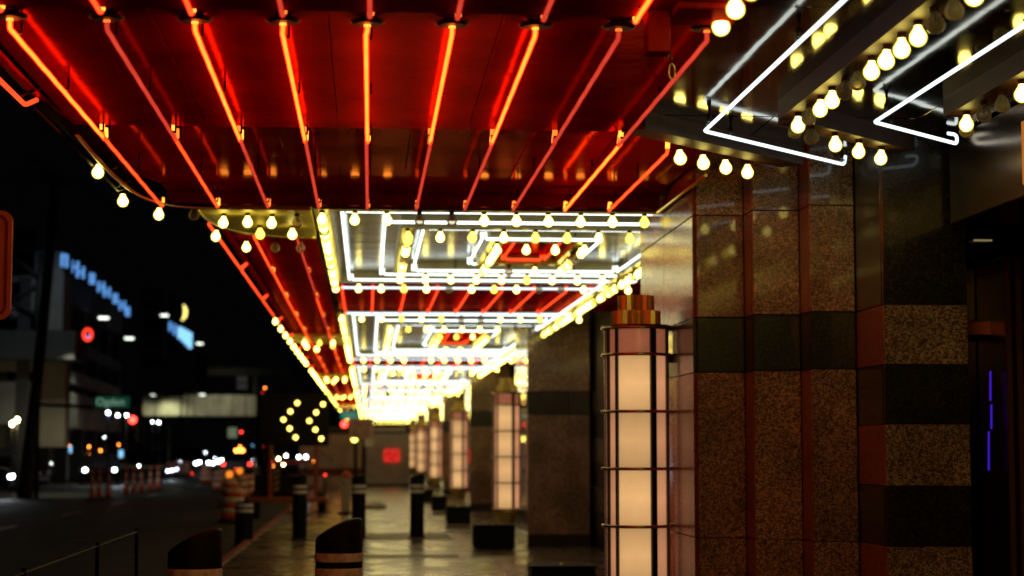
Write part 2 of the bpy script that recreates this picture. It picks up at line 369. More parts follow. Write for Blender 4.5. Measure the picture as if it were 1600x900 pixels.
def bulb(x, y, on=None, z=1.75): bulb_jobs.append((x, y, z, R_.random() > .17 if on is None else on))
def bulb_row(a, b, sp, off=None, z=1.75):
    a = Vector(a); b = Vector(b); n = max(1, round((b-a).length/sp))
    for i in range(n+1):
        q = a.lerp(b, i/n); bulb(q.x, q.y, None if off is None else (i not in off), z)
# --- red neon tubes
def red_tube(x, ya, yb, m, h=1.77, cup=True, hc=1.84, x2=None):
    x2 = x if x2 is None else x2
    jx = R_.uniform(-.006, .006)
    pts = bend([(x, ya, Z(hc)), (x, ya+.01, Z(h)+.012), (x+jx, ya+.035, Z(h)), (x2, yb-.02, Z(h)), (x2+.003, yb+.008, Z(h)+.012), (x2+.006, yb-.03, Z(min(hc, h+.072))-.01)], .022, 4)
    t = MB(); n = 24
    long_ = []
    for i in range(len(pts)-1):
        long_.append(pts[i])
        if (pts[i+1]-pts[i]).length > 1:
            for k in range(1, n): long_.append(pts[i].lerp(pts[i+1], k/n) + Vector((0, 0, .0015*math.sin(k*1.7))))
    long_.append(pts[-1])
    t.tube(long_, .0085, 8); t.k = 1; t.tube(long_, .0130, 12)
    o = can('red_neon_tube', t, [M[m], M[m + '_shell']])
    MB().tube([(x, ya, Z(min(hc, h+.072))-.002), (x, ya+.008, Z(h)+.03)], .0145, 8).build('electrode', M['tip' if m != 'dim' else 'mid'], o)
    MB().tube([(x2+.006, yb-.034, Z(min(hc, h+.066))-.006), (x2+.004, yb-.004, Z(h)+.014)], .0145, 8).build('electrode', M['tip' if m != 'dim' else 'mid'], o)
    if cup: MB().lathe([(.055, -.03), (.075, -.022), (.075, -.014), (.045, -.008), (.04, 0)], (x, ya, Z(hc)-.001), 16).build('flange', M['cup'], o)
    for f_ in (.06, .5, .93):
        yy = ya + (yb-ya)*f_; xx = x + (x2-x)*f_
        MB().tube([(xx+.018, yy, Z(hc)), (xx+.018, yy, Z(h)+.02)], .006, 6).box(xx-.016, xx+.022, yy-.006, yy+.006, Z(h)+.010, Z(h)+.022).build('tube_clip', M['dark_metal'], o)
    return o
TX = [-1.52, -1.115, -.745, -.372, -.012, .352, .712, 1.075, 1.462]
for x, m in zip(TX, ['hot', 'dim', 'hot', 'hot', 'hot', 'hot', 'hot', 'dim', 'dim']): red_tube(x, 7.86, 10.74, m)
# brighter tubes glow on the sheet: second row
for x, m in zip(TX + [1.80], ['mid', 'mid', 'dim', 'dim', 'dim', 'dim', 'dim', 'dim', 'hot', 'mid']):
    red_tube(x if x < 1.5 else 1.795, 10.62 if x < 1.5 else 10.98, 13.74, m, cup=False, hc=1.92)
for x, m in zip(TX[:7] + [1.10], ['mid', 'mid', 'mid', 'dim', 'dim', 'dim', 'dim', 'hot']): red_tube(x + .01, 4.6, 7.62, m, h=1.78)
for y0 in (-6.5, -2.8, .9):
    for x, m in zip(TX, ['hot', 'dim', 'hot', 'hot', 'mid', 'hot', 'hot', 'dim', 'mid']): red_tube(x + .01, y0, y0+3.3, m, h=1.78)
# --- red sheet panels, tier by tier, each its own sheet with a joint round it
def panels(name, xs, ys, h, mat, th=.012, gap=.003):
    for a, b in zip(xs[:-1], xs[1:]):
        for c, d in zip(ys[:-1], ys[1:]):
            k = R_.uniform(0, .0025)
            can(name, MB().bev(a+gap, b-gap, c+gap, d-gap, Z(h)+k, Z(h)+th+k, .0008), M[mat])
can('roof_slab', MB().prism([(-2.0, -9), (-1.95, 10.6), (-1.90, 12.6), (-1.66, 13.7), (-1.28, 14.1), (-1.25, 132), (6, 132), (6, -9)], Z(1.99), Z(2.5)), M['backing'])
can('sheet_backing', MB().box(-1.8, 1.52, -9, 10.64, Z(1.862), Z(1.985)), M['backing'])
panels('red_ceiling_panel', [-1.69, -.93, -.18, .57, 1.525], [-9, -5, -1, 3.2, 7.0], 1.85, 'red_panel')
# beam across at 7.6 (its underside carries the cups of the first row)
can('red_cross_beam', MB().bev(-1.80, 1.56, 7.02, 7.60, Z(1.80), Z(1.86), .008), M['red_trim'])
panels('red_ceiling_panel', [-1.69, -.93, -.18, .57, 1.525], [7.62, 10.66], 1.84, 'red_panel')
panels('red_ceiling_panel', [-1.66, -.80, -.07, .53, 1.0, 1.525], [10.70, 11.20], 1.915, 'red_panel2')
panels('red_ceiling_panel', [-1.66, -.55, .25, 1.0, 1.525], [11.205, 12.7], 1.92, 'red_panel2')
panels('red_ceiling_panel', [-1.50, -.2, 1.0, 2.20], [12.705, 13.50], 1.922, 'red_panel2')
can('red_ceiling_panel', MB().prism([(1.53, 10.72), (2.22, 11.42), (2.22, 12.70), (1.53, 12.70)], Z(1.921), Z(1.932)), M['red_panel2'])
can('sheet_backing', MB().prism([(-1.72, 10.66), (1.5, 10.66), (2.22, 11.4), (2.22, 13.9), (-1.4, 13.9), (-1.72, 13.2)], Z(1.938), Z(1.985)), M['backing'])
can('red_cross_beam', MB().bev(-1.5, 2.20, 13.51, 13.855, Z(1.900), Z(1.93), .004), M['red_trim'])
can('red_cross_beam', MB().bev(-1.50, 2.20, 13.86, 13.93, Z(1.812), Z(1.95), .004), M['red_trim'])
rv = MB()
for yy in (7.68, 9.2, 10.60, 10.76, 11.14, 11.27, 12.64, 12.78, 13.34):
    x = -1.62
    while x < 1.5: rv.lathe([(.006, 0), (.004, -.003)], (x, yy, Z(1.8395) if yy < 10.65 else Z(1.914) if yy < 11.2 else Z(1.919) if yy < 12.7 else Z(1.921)), 6); x += .187
can('panel_rivets', rv, M['red_trim'], kind='stuff')
# rolled metal lip of the street edge, near bay
def lip(name, path, mat, r=.10, h=1.80, seg=8):
    """a half-round gutter profile swept along a plan path; street side is on the left"""
    m = MB(); P = [Vector((a, b, 0)) for a, b in path]; n = seg
    for i, p in enumerate(P):
        d = (P[min(i+1, len(P)-1)] - P[max(i-1, 0)]).normalized(); s = Vector((-d.y, d.x, 0))
        for k in range(n+1):
            a = math.pi*.5*k/n*1.0
            q = p + s*(r*math.sin(a)*1.0); m.v.append((q.x, q.y, Z(h) + r*1.5*(1-math.cos(a))))
    for i in range(len(P)-1):
        for k in range(n): m.face((i*(n+1)+k, (i+1)*(n+1)+k, (i+1)*(n+1)+k+1, i*(n+1)+k+1), True)
    return can(name, m, mat)
def arc(path, n=10):
    out = []
    P = [Vector((*p, 0)) for p in path]
    for i in range(len(P)-1):
        p0 = P[max(i-1, 0)]; p1 = P[i]; p2 = P[i+1]; p3 = P[min(i+2, len(P)-1)]
        for k in range(n):
            t = k/n
            q = .5*((2*p1) + (p2-p0)*t + (2*p0-5*p1+4*p2-p3)*t*t + (3*p1-p0-3*p2+p3)*t**3); out.append((q.x, q.y))
    out.append((P[-1].x, P[-1].y)); return out
e0 = arc([(-1.70, -9), (-1.70, 3), (-1.70, 8), (-1.70, 9.6), (-1.66, 10.4), (-1.52, 10.68)], 8)
lip('street_edge_lip', e0, M['red_panel'], .17, 1.83)
e1 = arc([(-1.66, 10.7), (-1.67, 11.6), (-1.66, 12.5), (-1.60, 13.3), (-1.42, 13.80), (-1.1, 13.93)], 8)
lip('street_edge_lip', e1, M['bronze_panel'], .14, 1.79)
can('edge_trim_rod', MB().tube([(a-.02, b, Z(1.785)) for a, b in e1], .008, 6), M['brass'])
can('corner_panel', MB().prism([(-1.66, 11.2)] + [(a+.01, b) for a, b in e1 if b > 11.3] + [(-.9, 13.93), (-.9, 12.7), (-1.5, 12.69), (-1.66, 12.68)], Z(1.9235), Z(1.934)), M['red_panel2'])
# tube and rod outside the edge
def edge_tube(pts, m, r=.0125):
    o = can('red_neon_tube', MB().tube(bend(pts, .03), r, 10), M['mid_far']); return o
edge_tube([(-1.82, 6.2, Z(1.79)), (-1.80, 9.78, Z(1.79)), (-1.75, 9.84, Z(1.83))], 'mid')
for y in (8.2, 9.6): can('tube_bracket', MB().tube([(-1.80, y, Z(1.80)), (-1.66, y-.02, Z(1.86))], .009, 6), M['dark_metal'])
can('unlit_edge_tube', MB().tube(bend([(-1.78, 9.95, Z(1.80)), (-1.76, 13.1, Z(1.80)), (-1.70, 13.15, Z(1.83))], .03), .010, 8), M['cup'])
for y in (12.3, 12.95): can('tube_bracket', MB().tube([(-1.765, y, Z(1.80)), (-1.66, y, Z(1.85))], .009, 6), M['dark_metal'])
for x, y, on in ((-1.728, 11.92, 1), (-1.751, 13.32, 1), (-1.582, 14.08, 1), (-1.317, 14.06, 0), (-1.271, 15.51, 1), (-1.071, 16.34, 1), (-.82, 16.34, 0), (-.60, 16.34, 0)): bulb(x, y, bool(on))
# carabiner hanging from a red channel by the beam's end
can('hanger_channel', MB().bev(1.135, 1.235, 7.45, 7.55, Z(1.62), Z(1.80), .006), M['red_trim'])
can('red_cross_beam', MB().bev(1.24, 1.52, 7.30, 7.60, Z(1.770), Z(1.799), .005), M['red_trim'])
cb = MB(); cx, cy, cz = 1.262, 7.62, Z(1.575)
cb.tube([(cx-.028, cy, cz+.055), (cx-.012, cy, cz+.075), (cx+.006, cy, cz+.05)], .003, 6)
ring_ = [(cx+.004+.013*math.cos(a), cy, cz-.0+.034*math.sin(a)) for a in [2*math.pi*k/20 for k in range(21)]]
cb.tube(ring_, .0028, 6)
can('carabiner', cb, M['brass'])
can('carabiner_strap', MB().tube([(1.235, 7.5, Z(1.64)), (1.25, 7.58, Z(1.66)), (cx, cy, cz+.045)], .004, 6), M['black'])

# --- near right: bronze mirror ceiling with chevrons of white neon and bulb beams
can('sheet_backing', MB().box(1.53, 6, -9, 10.6, Z(1.955), Z(1.985)), M['backing'])
can('sheet_backing', MB().prism([(1.55, 10.61), (6, 10.61), (6, 14.2), (2.30, 14.2), (2.30, 11.42)], Z(1.955), Z(1.985)), M['backing'])
panels('bronze_ceiling_panel', [1.54, 2.36, 3.22, 4.2, 5.4], [-9, -5, -1, 3.2, 5.2, 7.9, 10.58], 1.93, 'bronze_panel')
can('bronze_ceiling_panel', MB().prism([(1.56, 10.6), (2.355, 10.6), (2.355, 11.36), (2.24, 11.36)], Z(1.93), Z(1.942)), M['bronze_panel'])
panels('bronze_ceiling_panel', [2.364, 3.22, 4.2, 5.4], [10.59, 13.0], 1.93, 'bronze_panel')
can('bronze_ceiling_panel', MB().prism([(2.24, 11.37), (2.355, 11.37), (2.355, 12.7), (2.24, 12.7)], Z(1.93), Z(1.942)), M['bronze_panel'])
def beam_path(pts, wd=.13, h0=1.825, h1=1.95, mat='beam', name='bulb_beam'):
    for a, b in zip(pts[:-1], pts[1:]):
        a = Vector((*a, 0)); b = Vector((*b, 0)); d = (b-a).normalized(); s = Vector((-d.y, d.x, 0))*wd/2
        q = [a+s, b+s, b-s, a-s]; q = [(v.x, v.y) for v in q][::-1]
        m = MB(); m.prism(q, Z(h0), Z(h1)); can(name, m, M[mat])
beam_path([(1.47, -9), (1.47, 7.68)], .10, 1.822)
beam_path([(1.52, 10.52), (2.74, 11.78)], .17)
beam_path([(2.345, -9), (2.345, 10.10)], .14); beam_path([(2.36, 10.19), (3.30, 11.16)], .15)
beam_path([(3.24, -9), (3.24, 9.95)], .14)
for i in range(44): bulb(1.46, 7.535-.308*i, True)
n = 0
for i in range(16):
    bulb(2.334 + .0008*i, 9.873-.252*i*.97, [1,0,1,1,0,0,1,1,1,1,0,0,1,1,0,1][i])
for i in range(40): bulb(2.345, 5.9-.252*i)
for i in range(40): bulb(3.24, 7.0-.288*i)
bulb(2.36, 10.06, False)
for i, on in enumerate((0, 1, 1, 1)): bulb(2.50 + .2*i, 10.26+.236*i, bool(on))
for i in range(9): bulb(3.237, 9.762-.288*i, i in (0, 3, 4, 6, 7))
bulb(3.30, 9.95, False)
for i in range(4): bulb(1.885+.175*i, 11.06+.18*i, True)
def white_tube(pts, closed=False, r=.0108, close=.04):
    o = can('white_neon_tube', MB().tube(bend(pts, .035, 4), r, 10), M['white'])
    return o
def stand(x, y, h=1.84, hc=1.93): 
    return can('tube_standoff', MB().tube([(x, y, Z(hc)), (x, y, Z(h)+.03)], .007, 6).lathe([(.012, -.02), (.014, 0), (.012, .02)], (x, y, Z(h)+.045), 8).box(x-.018, x+.018, y-.008, y+.008, Z(h)+.010, Z(h)+.02), M['dark_metal'])
white_tube([(1.95, -4, Z(1.84)), (1.948, 10.59, Z(1.84)), (3.09, 11.79, Z(1.84)), (3.10, 11.80, Z(1.90))])
white_tube([(2.83, -4, Z(1.84)), (2.855, 10.22, Z(1.84)), (3.56, 10.92, Z(1.84)), (3.57, 10.95, Z(1.90)), (3.50, 10.90, Z(1.90))])
for x, y in ((1.95, 8.2), (1.945, 10.42), (2.15, 10.82), (2.85, 7.75), (2.86, 9.98), (3.0, 10.38), (3.05, 11.7)): stand(x, y)
# gold rod between the red ceiling and the pier
can('trim_rod', MB().tube([(2.215, 12.0, Z(1.79)), (2.20, 13.95, Z(1.79))], .012, 8), M['brass'])

# --- entrance header at the right
hd = thing('entrance_header', 'bronze metal header over the dark entrance at the right edge', 'door header', (0, 0, 0))
MB().bev(3.62, 5.6, 5.0, 11.27, Z(1.385), Z(1.925), .01).build('header_box', principled('bronze_header', (.17, .09, .03), .22, 1, 0, var=.25, vscale=3, bump=.002, bscale=3), hd)
MB().box(3.604, 3.618, 9.4, 9.93, Z(1.45), Z(1.80)).build('backlit_panel', M['e_orange'], hd)

# --- coffers
def ring(cx, cy, hx, hy, sp, right=True, xmax=None, wd=.13):
    x0, x1, y0, y1 = cx-hx, cx+hx, cy-hy, cy+hy
    if xmax: x1 = xmax
    w2 = wd/2
    can('bulb_beam', MB().box(x0-w2, x1+w2, y0-w2, y0+w2, Z(1.825), Z(1.95)), M['beam_w'])
    can('bulb_beam', MB().box(x0-w2, x1+w2, y1-w2, y1+w2, Z(1.825), Z(1.95)), M['beam_w'])
    can('bulb_beam', MB().box(x0-w2, x0+w2, y0+w2+.002, y1-w2-.002, Z(1.825), Z(1.95)), M['beam_w'])
    bulb_row((x0, y0), (x1, y0), sp); bulb_row((x0, y1), (x1, y1), sp)
    bulb_row((x0, y0+sp), (x0, y1-sp), sp)
    if right:
        can('bulb_beam', MB().box(x1-w2, x1+w2, y0+w2+.002, y1-w2-.002, Z(1.825), Z(1.95)), M['beam_w'])
        bulb_row((x1, y0+sp), (x1, y1-sp), sp)
M['beam_w'] = principled('coffer_beam_paint', (.30, .24, .10), .4, .4, .2, .1, var=.2, vscale=6)
def frame(cx, cy, hx, hy, right=True, xmax=None, mat='white_c', h=1.84, r=.0125, name='white_neon_tube'):
    x0, x1, y0, y1 = cx-hx, cx+hx, cy-hy, cy+hy
    if xmax: x1 = xmax
    g = .03
    segs = [[(x0+g, y0-.0, h), (x1-g, y0, h)], [(x0+g, y1, h), (x1-g, y1, h)], [(x0, y0+g, h), (x0, y1-g, h)]]
    if right: segs.append([(x1, y0+g, h), (x1, y1-g, h)])
    for a, b in segs:
        d = (Vector(b)-Vector(a)).normalized()*.02
        P = [(a[0], a[1], Z(h)+.06), (a[0], a[1], Z(h)), (b[0], b[1], Z(h)), (b[0], b[1], Z(h)+.06)]
        o = can(name, MB().tube(bend(P, .025, 3), r, 8), M[mat])
        for f_ in (.2, .8):
            q = Vector(a).lerp(Vector(b), f_)
            if cy < 40: MB().tube([(q.x, q.y, Z(h)+.014), (q.x, q.y, Z(1.93))], .006, 5).build('tube_clip', M['dark_metal'], o)
def coffer(cy, s, k):
    """nested rings of bulb beams and neon frames under steel mirror panels; s = half length / half length of the first"""
    cx = 1.53; full = (k == 0)
    y0, y1 = cy-3.2*s, cy+3.2*s
    can('sheet_backing', MB().box(-.45, 3.6, y0, y1, Z(1.95), Z(1.985)), M['backing'])
    nx = [-.38, .30, 1.16, 1.90, 2.73, 3.55]; ny = max(2, round((y1-y0)/1.6))
    ys = [y0 + (y1-y0)*i/ny for i in range(ny+1)]
    panels('steel_ceiling_panel', nx, ys, 1.93, 'steel_panel')
    ring(cx, cy, 1.89, 3.13*s, .255 if full else .28, False, 2.9)
    frame(cx, cy, 1.74, 2.97*s, False, 3.0)
    frame(cx, cy, 1.40, 2.35*s if not full else 2.30, full, None if full else 2.62)
    ring(cx, cy, 1.20, 1.98*s, .255 if full else .28, full)
    frame(cx, cy, 1.07, 1.86*s)
    frame(cx, cy, .53, 1.12*s)
    ring(cx, cy, .39, 1.03*s, .26 if full else .28)
    can('red_ceiling_panel', MB().box(cx-.31, cx+.31, cy-.95*s, cy+.95*s, Z(1.905), Z(1.915)), M['red_panel'])
    frame(cx, cy, .21, .85*s, mat='mid_far', h=1.86, name='red_neon_tube')
def wall_row(a, b):
    can('bulb_beam', MB().box(2.66, 2.80, a, b, Z(1.825), Z(1.95)), M['beam_w'])
    bulb_row((2.73, a+.15), (2.73, b-.1), .27)
    can('white_neon_tube', MB().tube([(2.58, a+.3, Z(1.80)), (2.58, b-.6, Z(1.80))], .0125, 8), M['white_c'])
wall_row(19.7, 28.95)
for k in range(6): wall_row(31.9+16.4*k, 31.9+16.4*k+13.5)
coffer(17.42, 1, 0)
PER = 16.4
red_strips = [(20.66, 25.2)]
for k in range(6):
    coffer(31.45+PER*k, 6.2/3.2, k+1)
    red_strips.append((37.75+PER*k, 41.6+PER*k))
for i, (a, b) in enumerate(red_strips):
    can('sheet_backing', MB().box(-.40, 3.6, a, b, Z(1.865), Z(1.985)), M['backing'])
    panels('red_ceiling_panel', [-.38, .57, 1.5, 2.5, 3.55], [a, b], 1.85, 'red_soffit')
    for x in (-.30, .05, .42, .79, 1.16, 1.53, 1.9, 2.27): 
        if i < 4: can('red_neon_tube', MB().tube(bend([(x, a+.5, Z(1.85)), (x, a+.5, Z(1.79)), (x, b-.4, Z(1.79)), (x, b-.4, Z(1.85))], .02, 3), .0125, 8), M['mid_far'])
    for yy in (a+.28, b-.25):                # pale tubes that close the strip
        can('white_neon_tube', MB().tube([(-.3, yy, Z(1.80)), (2.75, yy, Z(1.80))], .0125, 8), M['white'])
# left red soffit along the street with lengthwise tubes, gold rounded pieces, edge tubes
can('sheet_backing', MB().box(-1.15, -.455, 13.95, 131, Z(1.865), Z(1.985)), M['backing'])
panels('red_soffit_panel', [-1.17, -.46], [15.95 + 2.4*i for i in range(48)], 1.85, 'red_soffit')
lip('street_edge_lip', [(-1.17, y) for y in (13.95, 30, 60, 90, 131)], M['red_trim'], .11, 1.84)
for i in range(36):
    ya = 15.9 + i*3.2; g = (ya - 14.0) % PER
    for x in (-.98, -.615):
        if i < 14: red_tube(x, ya, ya+3.25, 'mid' if R_.random() > .35 else 'dim', h=1.79, cup=False, hc=1.85)
        else: can('red_neon_tube', MB().tube([(x, ya, Z(1.79)), (x, ya+3.1, Z(1.79))], .0125, 6), M['mid_far'])
for i in range(30):
    ya = 15.0 + i*3.9
    can('red_neon_tube', MB().tube(bend([(-1.22, ya+.0, Z(1.87)), (-1.29, ya+.03, Z(1.80)), (-1.29, ya+3.75, Z(1.80)), (-1.22, ya+3.8, Z(1.86))], .03), .0125, 8), M['mid_far'])
def gold_piece(y0):
    P = arc([(-1.30, y0), (-1.26, y0+.75), (-1.08, y0+1.45), (-.75, y0+1.78), (-.45, y0+1.82)], 5)
    can('gold_soffit', MB().prism([(-.44, y0)] + P[::-1] if False else P + [(-.44, y0)], Z(1.80), Z(1.86)), M['gold'])
    can('gold_rim', MB().tube([(x, y, Z(1.80)) for x, y in P], .012, 6), M['brass'])
gold_piece(14.1)
for x, y, on in ((-1.12, 14.35, 1), (-.93, 14.3, 1), (-.75, 14.35, 1), (-.55, 14.3, 0), (-.88, 15.1, 1), (-.62, 15.1, 1)): bulb(x, y, bool(on), 1.725)
for k in range(1, 7):
    yk = 14.1+PER*k; gold_piece(yk)
    for x, y in ((-1.05, yk+.4), (-.8, yk+.4), (-.58, yk+.4), (-1.05, yk+1.5), (-.9, yk+2.3), (-.6, yk+1.3)): bulb(x, y, True, 1.725)
    for j in range(0, 9, 1 if k < 3 else 2): bulb(-1.27, yk-4.9+1.6*j, True, 1.72)
can('far_end_beam', MB().box(-1.3, 3.6, 131, 131.3, Z(1.5), Z(1.9)), M['beam'])
for yy in (60, 76, 93, 109, 125, 130.5): bulb_row((-.4, yy), (2.9, yy), .3, z=1.70)
can('fascia', MB().box(-1.32, -1.28, 14.2, 131, Z(1.95), Z(2.6)), M['red_trim'])
can('fascia', MB().box(-1.99, -1.95, 3, 10.6, Z(2.0), Z(2.6)), M['red_trim'])

# --- place the bulbs: the 300 that show largest as parts, the rest as one part
def shows(j):
    x, y, z, on = j; return 1/y if y > 6.4 else 0
bulb_jobs.sort(key=shows, reverse=True)
for x, y, z, on in bulb_jobs[:300]:
    o = link('light_bulb', (lit_v[R_.choice((0, 0, 0, 1, 1, 2))]) if on else dead_me, canopy, (x, y, Z(z)), rz=R_.random()*6)
    o.rotation_euler.x = R_.gauss(0, .05); o.rotation_euler.y = R_.gauss(0, .05)
    link('socket', sock_me, o)
far = MB()
for x, y, z, on in bulb_jobs[300:]:
    n0 = len(far.v)
    if on and y < 60: far.lathe([(.006, -.042), (.030, -.030), (.042, 0), (.030, .030), (.018, .048)], (x, y, Z(z)), 8)
    elif on: far.lathe([(.012, -.036), (.040, 0), (.016, .042)], (x, y, Z(z)), 6, caps=False)
far.build('remaining_bulbs', M['bulb_far'], canopy, kind='stuff')

# ================================================================== NEAR PIER (stepped, facing us) and the others
def slab(mb_args, mat, parent, name='granite_slab'):
    return MB().bev(*mb_args, .004).build(name, M[mat], parent)
COURSE = [(-1.55, -1.36, 'blk'), (-1.36, -.612, 'tan'), (-.612, .515, 'tan'), (.515, .893, 'blk'), (.893, 1.60, 'tan'), (1.60, 1.99, 'tan')]
g = .002
near = thing('granite_pier', 'stepped granite pier with one black band, lit red, right behind the nearest wall lamp', 'pier', (0, 0, 0), 0, 'granite piers of the facade')
MB().prism([(2.27, 12.64), (2.60, 12.64), (2.60, 12.34), (2.94, 12.34), (2.94, 12.04), (3.24, 12.04), (3.24, 14.5), (3.5, 14.5), (3.5, 15.1), (2.27, 15.1)], 0, Z(1.985)).build('pier_core', M['core_wall'], near)
steps = [(2.255, 2.585, 12.6), (2.585, 2.905, 12.3), (2.905, 3.205, 12.0)]
for i, (x0, x1, y) in enumerate(steps):
    for z0, z1, c in COURSE:
        mt = {'blk': 'g_black', 'tan': 'g_tan'}[c]
        slab((x0+g, x1-g, y, y+.04, Z(z0)+g, Z(z1)-g), mt, near)
        if i: slab((x0-.0, x0+.012, y+.042, y+.297, Z(z0)+g, Z(z1)-g), 'g_red' if c != 'blk' else 'g_black', near, 'return_slab')
for a, b in ((12.645, 13.9), (13.9, 15.1)):
    for z0, z1, c in COURSE:
        slab((2.235, 2.267, a+g, b-g, Z(z0)+g, Z(z1)-g), 'g_red_side' if c != 'blk' else 'g_black', near, 'side_slab')
# entrance jamb with checkered courses
jamb = thing('entrance_jamb', 'block of alternating black and speckled tan granite courses beside the dark entrance', 'pier', (0, 0, 0))
MB().box(3.24, 3.72, 11.40, 13.8, 0, Z(1.985)).build('jamb_core', M['core_wall'], jamb)
JC = [(-1.55, -1.36, 0), (-1.36, -.985, 0), (-.985, -.61, 1), (-.61, -.239, 0), (-.239, .145, 1), (.145, .517, 0), (.517, .892, 1), (.892, 1.99, 0)]
for z0, z1, l in JC:
    slab((3.212, 3.745, 11.35, 11.39, Z(z0)+g, Z(z1)-g), ('g_tan2' if l else 'g_black'), jamb)
    slab((3.208, 3.236, 11.392, 11.99, Z(z0)+g, Z(z1)-g), 'g_red' if l else 'g_black', jamb, 'return_slab')
# dark glass entrance right of it
ent = thing('glass_entrance', 'dark glass casino entrance with bronze frame and thin violet neon', 'entrance', (0, 0, 0))
MB().box(3.76, 7, 12.9, 12.95, 0, Z(1.985)).build('glass_pane', M['glassdark'], ent)
MB().box(3.76, 7, 13.0, 13.1, 0, Z(1.985)).build('inner_wall', M['backing'], ent)
brz = principled('bronze_frame', (.50, .20, .09), .35, .8)
p0 = world(1521, 377, 12.86); MB().box(p0.x, p0.x+.13, 12.84, 12.86, p0.z, p0.z+.012).build('strip_light', emit('strip_reflection', (1, .75, .3), .2), ent)  # glowing bar stands in for a thin highlight on the dark glass
for x in (world(1573, 600, 12.3).x, world(1590, 600, 12.3).x, 4.9): MB().bev(x, x+.045, 12.30, 12.88, 0, Z(1.3), .005).build('door_frame', brz, ent)
MB().bev(3.76, 5.4, 12.6, 12.88, Z(.78), Z(.88), .005).build('transom', brz, ent)
for a, b, c in ((580, 626, 1547.5), (632, 670, 1549), (674, 735, 1545)):
    p0 = world(c, a, 12.45); p1 = world(c, b, 12.45)
    MB().tube([p0, p1], .0075, 8).build('violet_neon_tube', M['e_purple'], ent)
# back wall
bw = link('building_wall', None, None, label='polished granite back wall of the casino between the piers', cat='wall')
MB().box(3.60, 4.2, 15.1, 132, 0, Z(2.4)).build('wall_core', M['core_wall'], bw)
for i in range(12):
    for j, (z0, z1, l) in enumerate(JC):
        slab((3.56, 3.598, 15.12+i*1.2+g, 16.32+i*1.2-g, Z(z0)+g, Z(z1)-g), 'g_grey' if l else 'g_black', bw)
MB().box(3.57, 3.598, 29.6, 131, 0, Z(1.98)).build('plain_wall_face', M['g_black'], bw)
ords = ['second', 'third', 'fourth', 'fifth', 'sixth', 'seventh']
for k in range(6):
    Y0 = 29.2+PER*k
    pr = thing('granite_pier', ['square granite pier with black band behind the second lit wall lamp', 'third granite pier from us, behind the third wall lamp', 'fourth granite pier from us, slim in the distance', 'fifth granite pier from us, mostly hidden by lamps', 'sixth granite pier from us, far along the pavement', 'seventh and farthest granite pier of the row'][k], 'pier', (0, 0, 0), 0, 'granite piers of the facade')
    MB().box(2.55, 3.5, Y0+.04, Y0+2.5, 0, Z(1.985)).build('pier_core', M['core_wall'], pr)
    for z0, z1, c in COURSE:
        if k > 2 and c == 'x': continue
        for x0, x1 in ((2.52, 3.165), (3.165, 3.50)):
            slab((x0+g, x1-g, Y0, Y0+.038, Z(z0)+g, Z(z1)-g), 'g_tan' if c == 'tan' else 'g_black', pr)
        slab((2.515, 2.547, Y0+.041, Y0+2.5, Z(z0)+g, Z(z1)-g), 'g_grey' if c == 'tan' else 'g_black', pr, 'side_slab')

# ================================================================== WALL LAMPS
def make_lamp(R, loc, label):
    t = thing('wall_lamp', label, 'wall lamp', loc, 0, 'tall cylinder wall lamps along the facade')
    H = 1.86; cell = .416; Rm = R*.90
    # diffuser staves: six cells round, lit ones broad and narrower pink ones at the bars
    bars = [math.radians(a) for a in (-112, -66, -20, 26, 80, 128, 176, 214)]
    bars = [math.radians(-90 + d) for d in (-46, 23, 66, 110, 155, 200, 250, 290)]
    for i in range(len(bars)):
        a0 = bars[i]; a1 = bars[(i+1) % len(bars)]
        if a1 < a0: a1 += 2*math.pi
        for c in range(5):
            z0 = c*cell + .003; z1 = (c+1)*cell - .003 if c < 4 else H
            m = MB(); n = 6
            for k in range(n+1):
                a = a0 + (a1-a0)*(k/n)*.96 + .02
                m.v += [(Rm*math.cos(a), Rm*math.sin(a), z0), (Rm*math.cos(a), Rm*math.sin(a), z1)]
            for k in range(n): m.face((2*k, 2*k+2, 2*k+3, 2*k+1), True)
            m.build('milk_glass_pane', M['milk_top'] if c == 4 else M['milk' if i in (0, 3, 5) else 'milk_side'], t)
        bwid = .022 if i == 1 else .009; b = MB().box(R*.90, R*.985, -bwid, bwid, 0, H); b.xf(Matrix.Rotation(a0, 4, 'Z')); b.build('upright_bar', M['dark_metal'], t)
    for c in range(6):
        z = c*cell if c < 5 else H
        m = MB(); n = 40; pr = [(R*.93, -.011), (R*1.05, -.011), (R*1.055, 0), (R*1.05, .011), (R*.93, .011), (R*.93, -.011)]
        m.lathe(pr, (0, 0, z), 40, caps=False); m.build('ring_band', M['brass_dark'], t)
    MB().lathe([(R*.965, .012), (R*.965, H-.012)], seg=32, caps=False).build('outer_glass', M['clear'], t)
    MB().lathe([(.02, H+.012), (R*1.04, H+.012), (R*1.04, H+.022), (.02, H+.022)], seg=40).build('cap_plate', M['dark_metal'], t)
    MB().lathe([(R*.74, H+.024), (R*.74, H+.13)], seg=44, flute=.12).build('crown_lower', M['brass'], t)
    MB().lathe([(R*.55, H+.132), (R*.55, H+.245)], seg=34, flute=.12).build('crown_upper', M['brass'], t)
    MB().lathe([(.03, -.27), (R*.42, -.25), (R*.62, -.19), (R*.72, -.10), (R*.95, -.06), (R*.95, -.013)], seg=32).build('bowl', M['brass'], t)
    MB().box(0, .27, -.05, .05, -.09, -.03).box(0, .27, -.05, .05, H-.25, H-.2).build('bracket', M['dark_metal'], t)
    MB().box(-.012, .012, -.012, .012, 0, 0).build
    return t
M['brass_dark'] = principled('aged_brass_band', (.62, .42, .18), .25, 1, 0, var=.2, vscale=20)
make_lamp(.248, (1.978, 13.6, Z(-.985)), 'nearest and largest cylinder wall lamp, cream milk glass in bands under a fluted gold crown')
